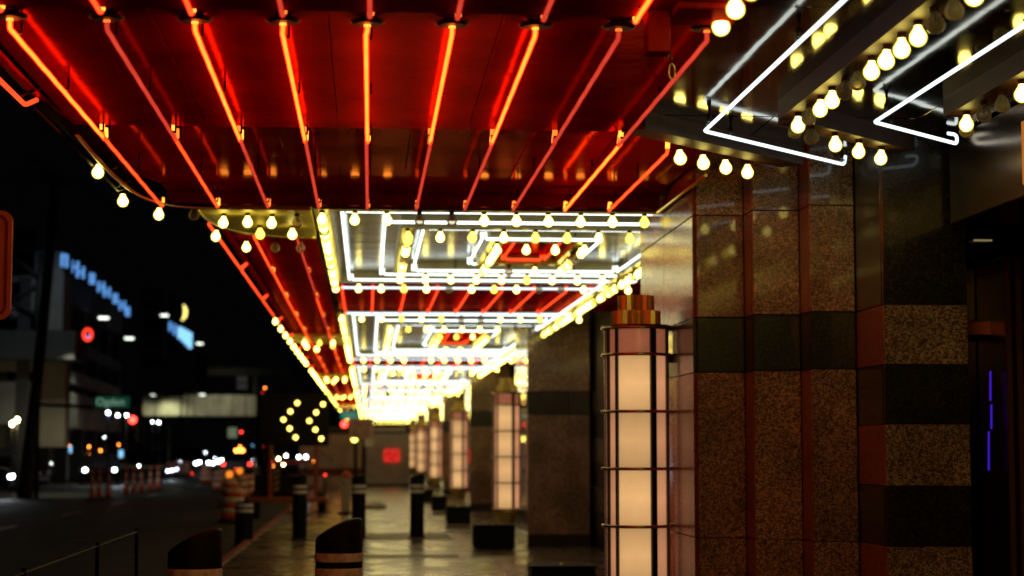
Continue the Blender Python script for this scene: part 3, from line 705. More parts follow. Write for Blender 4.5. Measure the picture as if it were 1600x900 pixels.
p0 = make_lamp(.24, (2.245, 30.0, Z(-.98)), 'second wall lamp from us, lit cream, left of the dark granite pier')
lab = ['third wall lamp from us, beyond the tall bollard nearest the wall', 'fourth wall lamp from us, slim and lit cream', 'fifth wall lamp from us, blurred in the far row', 'sixth wall lamp from us, blurred in the far row', 'farthest wall lamp, at the end of the lit row by the grey hoarding']
for k in range(5): copy_tree(p0, (2.245, 30.0+PER*(k+1)*.965, Z(-.98)), lab[k])

# ================================================================== BOLLARDS
def make_bollard(label, loc, r=.12, h0=1.10, rise=.12, rz=0):
    t = thing('bollard', label, 'bollard', loc, rz, 'black bollards with pale reflective bands')
    m = MB(); seg = 28; n = 0
    rings = [(.0, r), (.96*h0, r)]
    for z, rr in rings:
        for j in range(seg): a = 2*math.pi*j/seg; m.v.append((rr*math.cos(a), rr*math.sin(a), z))
    for i in range(1, 6):                   # slanted top with a softened rim
        rr = r*(1, .97, .85, .5, .1)[i-1]; dz = (0, .012, .018, .02, .021)[i-1]
        for j in range(seg):
            a = 2*math.pi*j/seg; x = rr*math.cos(a)
            m.v.append((x, rr*math.sin(a), .96*h0 + dz + rise*math.sin((x/r*.5+.5)*math.pi/2)))
    k = 7
    for i in range(k-1):
        for j in range(seg): m.face((i*seg+j, i*seg+(j+1) % seg, (i+1)*seg+(j+1) % seg, (i+1)*seg+j), True)
    m.face(tuple((k-1)*seg+j for j in range(seg)))
    m.build('post', M['black'], t)
    for z in (.865, .775): MB().lathe([(r*1.012, z+.045*.0), (r*1.016, z+.002), (r*1.016, z+.050), (r*1.012, z+.052)], seg=28, caps=False).build('reflective_band', M['bandw'], t)
    MB().lathe([(r*1.35, 0), (r*1.35, .012), (r*1.05, .03)], seg=24).build('base_collar', M['black'], t)
    return t
b = make_bollard('large black bollard with slanted top and two pale bands, nearest, in the middle foreground', (-.168, 11.4, 0), .143, 1.03, .12)
b2 = copy_tree(b, (-.905, 10.0, 0), 'black slant-topped bollard cut off by the frame, lower left foreground')
c = make_bollard('tall black bollard standing closest to the wall lamps', (.862, 32.3, 0), .122, 1.06, .07)
copy_tree(c, (-.142, 32.1, 0), 'tall black bollard rising behind the nearest bollard')
copy_tree(c, (-1.14, 31.9, 0), 'tall black bollard in front of the orange arrow board trailer')
d = make_bollard('short squat black bollard with two pale bands beside the striped barrel', (-2.08, 32.0, -.13), .155, .76, .04)
for ch in d.children:
    if ch.name.startswith('reflective_band'): ch.location.z = -.185
e_ = MB(); 
# ================================================================== BLACK FLOOR BOXES
bl = ['black box cut off by the bottom edge, left of the near wall lamp', 'black box on the pavement below the second wall lamp', 'black box on the pavement below the third wall lamp', 'small dark box far along the wall, fourth from us', 'farthest dark box at the foot of the wall']
for k, (y, x0, x1) in enumerate(((18.7, 1.63, 2.27), (28.6, 1.62, 2.25), (37.4, 1.58, 2.06), (45.2, 1.56, 1.92), (52.5, 1.58, 1.85))):
    t = thing('floor_box', bl[k], 'box', ((x0+x1)/2, y, 0), 0, 'black boxes along the foot of the wall')
    hw = (x1-x0)/2
    MB().bev(-hw, hw, -.25, .25, .02, .36, .02).build('body', M['black'], t)
    MB().bev(-hw-.012, hw+.012, -.262, .262, .361, .385, .006).build('lid', M['black'], t)
    MB().lathe([(.018, 0), (.022, .01), (.012, .022)], (-.02, -.18, .386), 10).build('lid_knob', M['brass'], t)

# ================================================================== RED SIGN at left edge
sg = thing('red_sign', 'rounded red sign plate with darker border at the left edge, close to us', 'sign', (world(18, 414, 8.0).x-.23, 8.0, world(9, 414, 8.0).z))
def rrect(wd, hg, r, n=6):
    out = []
    for cx_, cz_, a0 in ((wd/2-r, hg/2-r, 0), (-wd/2+r, hg/2-r, 90), (-wd/2+r, -hg/2+r, 180), (wd/2-r, -hg/2+r, 270)):
        for k in range(n+1): a = math.radians(a0+90*k/n); out.append((cx_+r*math.cos(a), cz_+r*math.sin(a)))
    return out
def vplate(name, poly, y0, y1, mat, par):
    m = MB(); m.prism(poly, y0, y1); m.v = [(x, z, y) for x, y, z in m.v]; m.v = [(x, y, z) for x, y, z in m.v]
    m.f = [tuple(reversed(f)) for f in m.f]; return m.build(name, mat, par)
vplate('plate', rrect(.46, .465, .045), 0, .012, M['signred'], sg)
def frame_plate(par, wd, hg, r, t_, y, mat):
    a = rrect(wd, hg, r); b_ = rrect(wd-2*t_, hg-2*t_, r*.7); m = MB(); n = len(a)
    m.v = [(x, y, z) for x, z in a] + [(x, y, z) for x, z in b_] + [(x, y+.003, z) for x, z in a] + [(x, y+.003, z) for x, z in b_]
    for i in range(n):
        j = (i+1) % n; m.face((i, j, n+j, n+i)); m.face((n+i, n+j, 3*n+j, 3*n+i)); m.face((i, 2*n+i, 2*n+j, j))
    return m.build('border', mat, par)
frame_plate(sg, .425, .43, .04, .012, -.004, M['signborder'])
MB().tube([(-.0, .03, -2.3), (-.0, .03, .2)], .025, 10).build('sign_post', M['dark_metal'], sg)

# ================================================================== RAILING lower left
M['rail'] = principled('railing_paint', (.004, .004, .004), .6, 0, spec=.05)
rl = thing('railing', 'dark metal pedestrian railing at the lower left, catching a glint', 'railing', (0, 0, 0))
MB().tube([(-1.64, 4, Z(-.60)), (-1.64, 13.6, Z(-.60))], .008, 10).build('top_rail', M['rail'], rl)
MB().tube([(-1.64, 4, Z(-1.40)), (-1.64, 13.6, Z(-1.40))], .012, 8).build('bottom_rail', M['dark_metal'], rl)
for y in (4.2, 6.8, 9.15, 11.6, 13.55): MB().tube([(-1.64, y, 0), (-1.64, y, Z(-.575))], .013, 8).build('rail_post', M['rail'], rl)

# ================================================================== FAR PAVEMENT END: hoarding, sign boards
ho = thing('hoarding', 'grey construction hoarding across the pavement below the canopy end', 'hoarding', (0, 76, 0))
for i in range(4): MB().bev(-.05+i*.445+.004, .395+i*.445-.004, 0, .06, 0, 2.12, .006).build('board', M['ply'], ho)
MB().box(-.15, -.06, -.05, .10, 0, 2.4).build('post', M['dark_metal'], ho)
MB().bev(-1.9, 1.75, -.02, .12, 2.13, 2.42, .01).build('top_rail', M['dark_metal'], ho)
MB().box(-.0, 1.55, -.06, -.03, 2.2, 2.36).build('top_panel', M['ply'], ho)
MB().box(-.05, 1.73, -.04, -.005, 0, .10).build('skirting', M['dark_metal'], ho)
for i in range(2):
    MB().bev(-2.75+i*1.28, -1.49+i*1.28, 0, .06, .72, 2.1, .008).build('tan_board', M['ply_warm'], ho)
    MB().bev(-2.75+i*1.28, -1.49+i*1.28, 0, .06, .06, .40, .008).build('tan_board', M['ply_warm'], ho)
    MB().bev(-2.75+i*1.28, -1.49+i*1.28, -.01, .05, .41, .71, .008).build('maroon_board', M['maroon'], ho)
MB().tube([(-2.6, -.05, 2.0), (-1.4, -.05, 1.0)], .015, 6).build('cable', M['dark_metal'], ho)
rs = thing('red_notice', 'small red notice fixed to the grey hoarding', 'sign', (.99, 75.9, EYE-.32))
vplate('plate', rrect(.62, .50, .03), 0, .02, M['e_signred'], rs)
for z, ws in ((.13, ((-.22, -.02), (.06, .24))), (.0, ((-.24, -.1), (-.04, .1), (.15, .25))), (-.14, ((-.12, .14),))):
    for a_, b_ in ws: MB().box(a_, b_, -.008, -.002, z-.03, z+.03).build('lettering', M['signborder'], rs)
ps = thing('sign_board', 'pale pink street notice board on a post with a smaller plate below it', 'sign', (-.10, 45, 0))
MB().tube([(0, 0, 0), (0, 0, 2.3)], .035, 10).build('post', M['dark_metal'], ps)
pk = principled('faded_pink_sheet', (.72, .48, .42), .5, var=.25, vscale=6); p_ = pk.node_tree.nodes['Principled BSDF']
p_.inputs['Emission Color'].default_value = (.5, .25, .2, 1); p_.inputs['Emission Strength'].default_value = .0
MB().bev(-.33, .24, -.06, -.04, 1.77, 2.25, .006).build('plate', pk, ps)
for i in range(5): MB().box(-.28, .12 + .06*(i % 2), -.066, -.062, 2.15-.08*i, 2.18-.08*i).build('print_line', M['maroon'], ps)
MB().bev(.03, .25, -.06, -.04, 1.58, 1.76, .006).build('small_plate', M['bandw'], ps)
pb = thing('panel_marker', 'pale upright plastic marker panel with orange rag on top', 'road marker', (-.49, 44, 0))
MB().bev(-.12, .10, -.03, .03, .05, .86, .012).build('panel', M['white_plastic'], pb)
MB().bev(-.2, .2, -.2, .2, 0, .06, .01).build('foot', M['rubber'], pb)
rg = MB(); rg.lathe([(.10, 0), (.12, .05), (.07, .12), (.02, .15)], (0, 0, .86), 9, flute=.25).build('rag', M['orange'], pb)
bg = thing('crumpled_bag', 'small crumpled pale bag lying on the pavement', 'bag', (.22, 48, 0))
m = MB(); seg = 12
prof = [(.20, 0), (.23, .05), (.17, .12), (.08, .17), (.01, .18)]
m.lathe(prof, seg=seg); m.v = [(x*(1.2+.3*R_.random()), y*(.8+.4*R_.random()), z*(.6+.6*R_.random())) for x, y, z in m.v]; m.build('bag_body', M['white_plastic'], bg)
m = MB(); m.lathe(prof, (-.32, 0, 0), seg); m.v = [(x*(1+.2*R_.random()), y*(.8+.4*R_.random()), z*(.4+.4*R_.random())) for x, y, z in m.v]; m.build('rag', M['orange'], bg)

# ================================================================== ARROW BOARD
ab = thing('arrow_board', 'trailer arrow board showing two left chevrons of yellow lamps on an orange frame', 'arrow board', (-1.75, 45, -.13))
MB().bev(-.86, .82, -.05, .05, 1.72, 2.98, .02).build('panel', M['black'], ab)
for x in (-.56, .52): MB().bev(x-.05, x+.05, -.04, .06, .45, 1.80, .01).build('upright', M['orange_paint'], ab)
MB().bev(-1.05, .82, -.55, .65, .40, .50, .015).build('trailer_frame', M['orange_paint'], ab)
MB().bev(-.50, .46, -.05, .01, 1.30, 1.38, .01).build('cross_bar', M['orange_paint'], ab)
MB().bev(-.95, .1, .05, .62, .50, 1.02, .05).build('battery_box', M['black'], ab)
for x in (-.9, .66):
    m = MB(); m.lathe([(.30, -.09), (.33, -.06), (.33, .06), (.30, .09)], seg=24); m.xf(Matrix.Rotation(math.pi/2, 4, 'Y')); m.xf(Matrix.Translation((x, .1, .33)))
    wl = m.build('wheel', M['tyre'], ab)
for x in (-.1, .80): MB().bev(x-.03, x+.03, -.5, -.44, 0, .42, .006).build('jack_leg', M['orange_paint'], ab)
lm = MB(); lm.lathe([(.05, 0), (.046, .03), (.01, .04)], seg=18); lm.xf(Matrix.Rotation(math.pi/2, 4, 'X')); lme = lm.mesh('lamp', M['e_arrow'])
for px, py in ((464.6, 629.6), (453.8, 643), (443, 655.7), (452.6, 669.6), (462, 683.5), (504.8, 631.6), (494, 644.5), (483.4, 657.6), (492.8, 671.3), (502, 685.3)):
    q = world(px, py, 44.94); link('lamp', lme, ab, (q.x+1.75, -.055, q.z+.13))
ym = MB()
for i in range(4): ym.box(-.47, -.35, -.05, -.045, .66+i*.14, .72+i*.14)
MB().bev(-.48, -.34, -.045, -.02, .6, 1.2, .004).build('hazard_plate', M['dark_metal'], ab)
hz_ = principled('hazard_yellow', (.5, .35, .03), .5)
for i in range(4):
    m = MB(); m.prism([(-.47, 0), (-.35, .07), (-.35, .13), (-.47, .06)], -.052, -.047); m.v = [(x, z, y+.63+i*.14) for x, y, z in m.v]; m.build('hazard_stripe', hz_, ab)

# ================================================================== BARRELS, CONES
def barrel(loc, label, blink=False):
    t = thing('traffic_barrel', label, 'traffic barrel', loc, 0, 'orange and white striped barrels')
    sc_ = .80
    zs = [(0, .10, 'rubber', .33), (.10, .28, 'orange', .27), (.28, .42, 'bandw', .26), (.42, .58, 'orange', .25), (.58, .72, 'bandw', .24), (.72, .86, 'orange', .23), (.86, .96, 'bandw', .22), (.96, 1.02, 'orange', .19)]
    for z0, z1, mt, r in [(a_*sc_, b__*sc_, c__, d__) for a_, b__, c__, d__ in zs]: MB().lathe([(r, z0), (r-.006, z1-.001)], seg=20).build('base_ring' if mt == 'rubber' else ('white_stripe' if mt == 'bandw' else 'orange_section'), M[mt], t)
    if blink:
        m = MB(); m.lathe([(.10, -.03), (.10, .03)], seg=16); m.xf(Matrix.Rotation(math.pi/2, 4, 'X')); m.xf(Matrix.Translation((0, 0, .93))); m.build('flasher', M['e_flash'], t)
    return t
M['e_flash'] = emit('amber_flasher', (1, .25, .02), 1.3)
M['orange_hi'] = M['orange']
def ground_at(px, py, z=-.13):
    d = fw*F + rt*(px-800) + up*(450-py); d = d*((z-EYE)/d.z); return (d.x, d.y, z)
barrel(ground_at(364, 817), 'nearest striped orange barrel, partly behind the short bollard')
barrel(ground_at(358, 793), 'striped barrel under an amber flasher, directly behind the nearest barrel', True)
barrel(ground_at(386, 778), 'striped barrel behind the short bollard, right of the cluster')
barrel(ground_at(343, 768), 'striped barrel farthest back in the barrel cluster')
barrel(ground_at(374, 781), 'striped barrel under an amber flasher right of the cluster middle', True)
barrel(ground_at(322, 756), 'lone distant barrel left of the cluster')
def cone(loc, label):
    t = thing('traffic_cone', label, 'traffic cone', loc, 0, 'slim orange cones across the road')
    H = .98
    def rr(z): return .10 - .07*z/H
    MB().bev(-.2, .2, -.2, .2, 0, .05, .01).build('foot', M['rubber'], t)
    for z0, z1, mt in ((.05, .40, 'orange'), (.40, .50, 'bandw'), (.50, .64, 'orange'), (.64, .74, 'bandw'), (.74, H, 'orange')):
        MB().lathe([(rr(z0), z0), (rr(z1), z1-.001)], seg=14).build('orange_section' if mt == 'orange' else 'white_collar', M[mt], t)
    return t
cl = ['leftmost slim cone of the left three', 'middle slim cone of the left three', 'right slim cone of the left three', 'first slim cone of the right group', 'second slim cone of the right group', 'third slim cone of the right group', 'fourth slim cone of the right group, fainter', 'last slim cone of the right group, farthest right']
for (px, py), l in zip(((144, 782), (155, 780), (169, 779), (197, 774), (209, 773), (221, 772), (235, 770), (247, 768)), cl): cone(ground_at(px, py), l + ', on the dark road')
for i, px in enumerate((264, 273, 281, 290)): barrel(ground_at(px, 742), ['first', 'second', 'third', 'fourth'][i] + ' from left of the far barrels beyond the cones')

# ================================================================== CARS
paint = [principled('car_paint_%d' % i, c, .25, .3, 1, .03) for i, c in enumerate(((.01, .01, .012), (.03, .03, .035), (.25, .25, .26), (.05, .01, .01)))]
def car(loc, rz, label, pm, front=False, rear=False, suv=False, bar=False):
    """nose towards -Y before turning"""
    t = thing('car', label, 'car', loc, rz)
    W = .9; hh = .32 if suv else 0
    prof = [(-2.2, .35), (-2.25, .55), (-2.15, .78+hh*.4), (-1.2, .95+hh*.5), (-.55, 1.38+hh), (.95, 1.42+hh), (1.7, 1.02+hh*.7), (2.2, .95+hh*.5), (2.25, .5), (2.15, .33)]
    m = MB(); n = len(prof)
    for sx, sc in ((-1, .93), (-1, 1), (1, 1), (1, .93)):
        for y, z in prof:
            nx = W*sc*sx if z < 1.0+hh*.5 else W*.80*sx*(sc if sc < 1 else .97)
            m.v.append((nx, y*(.985 if sc < 1 else 1), z if sc == 1 else z*1.0))
    m.v = m.v[:]; 
    for s_ in range(3):
        for i in range(n): j = (i+1) % n; m.face((s_*n+i, s_*n+j, (s_+1)*n+j, (s_+1)*n+i), False)
    m.face(tuple(i for i in range(n))); m.face(tuple(3*n+n-1-i for i in range(n)))
    body = m.build('body', pm, t)
    MB().prism([(-.70, 0), (.70, 0), (.60, .30), (-.60, .30)], 0, .01).xf(Matrix.Translation((0, -1.0, 1.03+hh*.6)) @ Matrix.Rotation(math.radians(35), 4, 'X')).build('windscreen', M['glassdark'], t)
    MB().prism([(-.70, 0), (.70, 0), (.60, .34), (-.60, .34)], 0, .01).xf(Matrix.Translation((0, 1.78, 1.02+hh*.7)) @ Matrix.Rotation(math.radians(150), 4, 'X')).build('rear_window', M['glassdark'], t)
    for sx in (-1, 1):
        w_ = MB(); w_.prism([(-.75, 1.0+hh*.6), (1.45, 1.05+hh*.7), (.9, 1.34+hh), (-.45, 1.31+hh)], 0, .01); w_.v = [(sx*(.80+z*.5), x, y) for x, y, z in w_.v]; w_.build('side_window', M['glassdark'], t)
        for y in (-1.4, 1.4):
            q = MB(); q.lathe([(.24, -.1), (.32, -.08), (.33, .0), (.32, .08), (.22, .1)], seg=20); q.xf(Matrix.Rotation(math.pi/2, 4, 'Y')); q.xf(Matrix.Translation((sx*.82, y, .33))); wh = q.build('wheel', M['tyre'], t)
            q = MB(); q.lathe([(.2, -.106), (.2, .106)], seg=10); q.xf(Matrix.Rotation(math.pi/2, 4, 'Y')); q.xf(Matrix.Translation((sx*.82, y, .33))); q.build('rim', M['bandw'], wh)
        MB().bev(sx*.66-.08, sx*.66+.08, -2.27, -2.19, .62, .73, .01).build('headlight', M['e_white'] if front else M['bandw'], t)
        MB().bev(sx*.72-.08, sx*.72+.08, 2.2, 2.28, .74, .84, .01).build('taillight', M['e_red'] if rear else M['signborder'], t)
    if bar: MB().bev(-.26, .26, .1, .25, 1.44+hh, 1.60+hh, .02).build('roof_light', M['e_amber'], t)
    return t
car((-6.75, 106, -.13), math.pi, 'dark taxi seen from behind with red tail lights and an amber roof light', paint[0], rear=False, front=False, bar=True) if False else None
car((-7.05, 104, -.13), 0, 'dark car seen from behind with red tail lights and a lit amber roof light', paint[0], rear=True, bar=True).rotation_euler.z = math.pi
car((-9.9, 128, -.13), 0, 'oncoming car with white headlights left of the tail-lit car', paint[1], front=True)
car((-12.2, 132, -.13), 0, 'oncoming car with headlights, farther left in the far queue', paint[0], front=True, suv=True)
car((-12.4, 88, -.13), math.radians(8), 'oncoming car with bright headlights behind the orange cones', paint[0], front=True)
car((-19.2, 86, -.13), math.radians(80), 'dark van-like car standing left of the cones, side on', paint[0], suv=True)
car((-15.1, 76, -.13), math.radians(84), 'low black car side on behind the leftmost cones', paint[1])
car((-14.6, 66, -.13), math.radians(96), 'black car at the left edge with one pale headlight showing', paint[0], suv=True, front=True)
car((-5.3, 122, -.13), math.pi, 'distant car with dim red tail lights beside the orange frame', paint[3], rear=True)

# ================================================================== LEFT SIDE: garage building, bridge, lamps, signs
gb = thing('parking_garage', 'concrete parking garage with cross braces and blue lit lettering along its roof', 'building', (0, 0, 0))
def wbox(px0, py0, px1, py1, Y, d, mat, name, par, b=.02):
    a = world(px0, py1, Y); c_ = world(px1, py0, Y)
    return MB().bev(a.x, c_.x, Y, Y+d, a.z, c_.z, b).build(name, mat, par)
wbox(-260, 392, 100, 515, 72, 2, M['garage'], 'upper_wall', gb)
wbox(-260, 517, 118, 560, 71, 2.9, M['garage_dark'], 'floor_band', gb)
wbox(20, 562, 104, 699, 73, 1, principled('tan_stucco', (.20, .16, .12), .8, var=.2, vscale=.5), 'lower_wall', gb)
wbox(-260, 562, 12, 699, 73, 1, M['garage'], 'lower_wall', gb)
a = world(100, 392, 72); top = a.z
def seg3(p, q, r, mat, name, par): return MB().tube([p, q], r, 6).build(name, mat, par)
for x0, y0, x1, y1 in ((20, 400, 70, 440), (70, 440, 15, 470), (15, 470, 75, 500), (-40, 400, 20, 500)):
    seg3(world(x0, y0, 71.7), world(x1, y1, 71.7), .10, M['garage_dark'], 'cross_brace', gb)
for x0 in (78, 66): seg3(world(x0, 395, 71.4), world(x0-8, 515, 71.4), .12, M['garage_dark'], 'upright_pipe', gb)
wbox(12, 440, 32, 475, 71.9, .2, M['glassdark'], 'window', gb); wbox(8, 478, 34, 482, 71.8, .2, M['conc_wall'], 'sill', gb)
# facade that recedes along the street, decks and columns
fa = [(-12.75, 72), (-14.6, 112)]
def along(t): return Vector((fa[0][0]+(fa[1][0]-fa[0][0])*t, fa[0][1]+(fa[1][1]-fa[0][1])*t, 0))
for h0, h1, mt in ((6.55, 8.4, 'garage_dark'), (4.4, 5.0, 'garage_dark'), (2.9, 3.5, 'garage'), (.9, 2.5, 'garage')):
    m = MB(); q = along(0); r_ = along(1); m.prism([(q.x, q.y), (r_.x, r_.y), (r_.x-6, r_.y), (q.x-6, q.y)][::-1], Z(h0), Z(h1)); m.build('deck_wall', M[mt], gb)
for i in range(7):
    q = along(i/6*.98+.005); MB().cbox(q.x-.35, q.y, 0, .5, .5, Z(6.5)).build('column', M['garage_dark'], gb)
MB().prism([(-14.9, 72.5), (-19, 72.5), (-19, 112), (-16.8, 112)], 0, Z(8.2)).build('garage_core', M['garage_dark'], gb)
# blue letters: strokes of block lettering too far to read
bs = thing('blue_sign', 'row of glowing blue letters along the top of the garage', 'sign', (0, 0, 0))
lp = [(102, 408, 'o'), (118, 418, 'w'), (127, 426, 'w'), (145, 436, 'i'), (159, 449, 'w'), (168, 457, 'w'), (181, 467, 'i'), (192, 478, 'w'), (200, 487, 'i')]
for px, py, kd in lp:
    t_ = (px-98)/107; Yq = 70.5 + 28*t_; c_ = world(px, py, Yq); hs = .25
    m = MB(); W_ = {'o': .40, 'w': .52, 'i': .34}[kd]
    m.box(-W_/2, -W_/2+.07, -.05, .05, -hs, hs); m.box(W_/2-.07, W_/2, -.05, .05, -hs, hs)
    m.box(-W_/2+.071, W_/2-.071, -.05, .05, {'o': hs-.08, 'w': -.04, 'i': -hs}[kd], {'o': hs, 'w': .04, 'i': -hs+.08}[kd])
    m.build('letter', M['e_blue'], bs, loc=(c_.x, c_.y-.2, c_.z), rz=math.radians(68))
bs2 = thing('blue_sign', 'second smaller pale blue lit sign farther along the street, under a yellow crescent', 'sign', (0, 0, 0))
for i, (px, py) in enumerate(((266, 510), (273, 515), (281, 520), (287, 524), (292, 528), (297, 532))):
    c_ = world(px, py, 112); m = MB(); m.box(-.09-.03*(i > 1), .09+.03*(i > 1), -.05, .05, -.28-.04*i, .28+.04*i).build('letter', M['e_blue2'] if i > 1 else M['e_blue'], bs2, loc=(c_.x, c_.y, c_.z))
tb = thing('tower_building', 'dark tower block behind the second blue sign', 'building', (0, 0, 0))
wbox(220, 452, 262, 612, 125, 12, M['garage_dark'], 'tower_wall', tb); wbox(256, 455, 262, 560, 124.8, .3, M['garage'], 'corner_strip', tb)
wbox(262, 545, 305, 600, 126, 10, M['garage_dark'], 'low_wall', tb)
for i in range(4):
    wbox(225, 470+i*30, 250, 484+i*30, 124.9, .2, M['glassdark'], 'window', tb)
ys = thing('crescent_sign', 'thin yellow lit crescent sign above the far blue sign', 'sign', (0, 0, 0))
MB().tube([world(287, 476, 113), world(290, 484, 113), world(289, 494, 113), world(284, 501, 113)], .10, 8, rr=[.04, .11, .11, .04]).build('crescent_tube', M['e_yellow'], ys)
rr_ = thing('round_red_sign', 'round red lit ring sign on the garage front', 'sign', (0, 0, 0))
c_ = world(137, 523, 71); m = MB(); m.tube([(c_.x+.15*math.cos(a), 71, c_.z+.20*math.sin(a)) for a in [2*math.pi*k/20 for k in range(21)]], .05, 8).build('ring_tube', M['e_ring'], rr_)
MB().box(c_.x-.05, c_.x+.09, 70.95, 71.05, c_.z-.12, c_.z-.02).build('blue_core', M['e_blue'], rr_)
# spotlights washing the garage; the front one is an added unseen fill
def spot(px, py, Y, name, label, mat='e_street', r=.12):
    t = thing(name, label, 'lamp', tuple(world(px, py, Y)))
    MB().lathe([(r*.5, .06), (r, .0), (r*.9, -.05), (.01, -.07)], seg=14).build('lamp_head', M[mat], t)
    return t
def area_spot(px, py, Y, en, col, rx=0, size=math.radians(70)):
    L = bpy.data.lights.new('wall_wash', 'SPOT'); L.energy = en; L.color = col; L.spot_size = size; L.spot_blend = .8; L.shadow_soft_size = .15
    o = bpy.data.objects.new('wall_wash_light', L); COL.objects.link(o); o.location = world(px, py, Y); o.rotation_euler.x = rx; return o
# street lamps seen as discs
sl = [(94, 545, 80), (162, 497, 92), (202, 529, 105), (257, 493, 118), (312, 537, 140), (241, 617, 160), (316, 617, 170)]
ll = ['leftmost street lamp, in front of the garage', 'street lamp glowing below the blue letters', 'street lamp at the garage corner, lower right of the letters', 'street lamp left of the yellow crescent', 'street lamp right of the second blue sign', 'street lamp above the left end of the footbridge', 'street lamp above the middle of the footbridge']
for (px, py, Y), l in zip(sl, ll):
    q = world(px, py, Y); t = thing('street_lamp', l, 'street lamp', (q.x, q.y, 0), 0, 'street lamps along the far kerb')
    MB().bev(-.24, .24, -.10, .10, q.z-.05, q.z+.06, .02).build('lamp_head', M['e_street'], t)
    MB().tube([(-1.3, 0, -.1), (-1.3, 0, q.z+.2), (-1.1, 0, q.z+.32), (-.1, 0, q.z+.10)], .06, 8).build('pole', M['dark_metal'], t)
for i, (px, py, Y, mt, r) in enumerate(((51*0+103+10, 0, 0, '', 0),)): pass
small = [(136, 646, 'e_white2', .11, 'bluish lamp under the street name sign, leftmost of three'), (184*0+148+0, 0, '', 0, '')]
def globe(px, py, Y, mat, r, label, cat='lamp', name='globe_lamp', pole=True):
    r *= .5; q = world(px, py, Y); t = thing(name, label, cat, (q.x, q.y, 0))
    MB().lathe([(.01, -r), (r*.7, -r*.7), (r, 0), (r*.7, r*.7), (.01, r)], (0, 0, q.z), 12).build('globe', mat, t)
    if pole: MB().tube([(0, .02, -.1), (0, .02, q.z-r*.9)], .04, 6).build('pole', M['dark_metal'], t)
M['e_lblue'] = emit('bluish_lamp', (.45, .55, 1), 40)
globe(169, 645, 80, M['e_lblue'], .13, 'bluish globe lamp below the green street name sign, left of three')
globe(184, 649, 84, M['e_white'], .11, 'white globe lamp below the green street name sign, middle of three')
globe(198, 649, 88, M['e_white'], .11, 'white globe lamp just left of the red traffic signal')
globe(238, 659, 100, M['e_white'], .07, 'dim white globe lamp under the footbridge, left one')
globe(248, 660, 100, M['e_white'], .11, 'white globe lamp under the footbridge, right one')
globe(163, 683, 90, M['e_white'], .05, 'tiny white lamp above the cones')
globe(19, 662, 70, M['e_warm'], .16, 'warm yellow lamp at the far left, left of the pair')
globe(27, 656, 70, M['e_warm'], .16, 'warm yellow lamp at the far left, right of the pair')
globe(42, 663, 74, M['e_yellow'], .09, 'faint yellow lamp right of the warm pair')
amb = [(75, 705), (107, 696), (139, 698), (157, 704), (185, 695)]
for i, (px, py) in enumerate(amb): globe(px, py, 95, M['e_amber'], .10, ['first', 'second', 'third', 'fourth', 'fifth'][i] + ' amber marker lamp from the left above the dark cars', name='marker_lamp')
for i, (px, py) in enumerate(((109, 702), (187, 709))):
    q = world(px, py, 96); t = thing('lit_screen', ['small pale blue lit screen under the second amber lamp', 'small pale blue lit screen under the fifth amber lamp'][i], 'screen', (q.x, q.y, q.z))
    MB().bev(-.16, .16, -.03, .03, -.18, .18, .01).build('panel', M['e_blue2'], t)
# lights of the far traffic
far_l = [(321, 728*0+707, 'e_white', .06), (333, 724, 'e_white', .13), (341, 721, 'e_white', .16), (346, 719, 'e_white', .14), (353, 721, 'e_white', .13), (306, 724, 'e_white', .16),
         (375, 698, 'e_amber', .13), (435, 717, 'e_warm', .13), (447, 712, 'e_white', .12), (467, 714, 'e_white', .10), (478, 714, 'e_white', .11), (443, 726, 'e_warm', .11), (492, 721, 'e_amber', .13),
         (377, 675, 'e_red', .12), (432, 617, 'e_white', .10), (446, 622, 'e_pink', .13), (414, 606, 'e_amber', .09), (395, 696, 'e_blue2', .1)]
fl = ['small white light above the far queue', 'headlamp, left in the bright cluster', 'headlamp, brightest in the cluster', 'headlamp, top of the bright cluster', 'headlamp, right end of the bright cluster', 'lone headlamp left of the cluster', 'amber lamp above the taxi light', 'warm lamp left inside the orange frame', 'white lamp above the warm one inside the frame', 'white lamp at the middle of the orange frame', 'white lamp right in the orange frame', 'low warm lamp inside the orange frame', 'amber lamp by the right upright of the frame', 'red signal light below the bridge end', 'tiny bluish white light left of the pink one', 'pink light above the arrow board', 'tiny amber light below the canopy edge', 'faint blue light over the taxi']
for (px, py, mt, r), l in zip(far_l, fl): globe(px, py, 70 if px > 464 else 112, M[mt], r, l, name='traffic_light_glow' if False else 'road_light')
more_l = [(158, 727, 'e_white', .07, 88), (167, 728, 'e_amber', .10, 88), (174, 741, 'e_pale', .07, 86), (217, 728, 'e_white', .08, 90), (181, 728, 'e_lblue', .08, 92), (262, 736, 'e_lblue', .09, 100), (269, 735, 'e_white', .10, 100), (276, 733, 'e_lblue', .07, 101), (80, 724, 'e_pale', .08, 90),
          (325, 713, 'e_white', .06, 140), (318, 710, 'e_white', .05, 140), (366, 711, 'e_white', .07, 112), (426, 728, 'e_amber', .11, 112), (422, 730, 'e_red', .09, 110), (390, 716, 'e_red', .07, 108), (356, 738, 'e_redweak', .09, 100), (368, 733, 'e_redweak', .09, 100), (300, 740, 'e_redweak', .09, 105), (336, 716, 'e_white', .06, 118), (410, 613, 'e_redweak', .07, 130), (412, 697, 'e_redweak', .06, 120), (508, 742, 'e_redweak', .08, 60)]
M['e_redweak'] = emit('weak_red_light', (1, .04, .03), 4); M['e_pale'] = emit('pale_light', (.8, .9, .8), 9)
M['e_lblue'] = M['e_lblue']
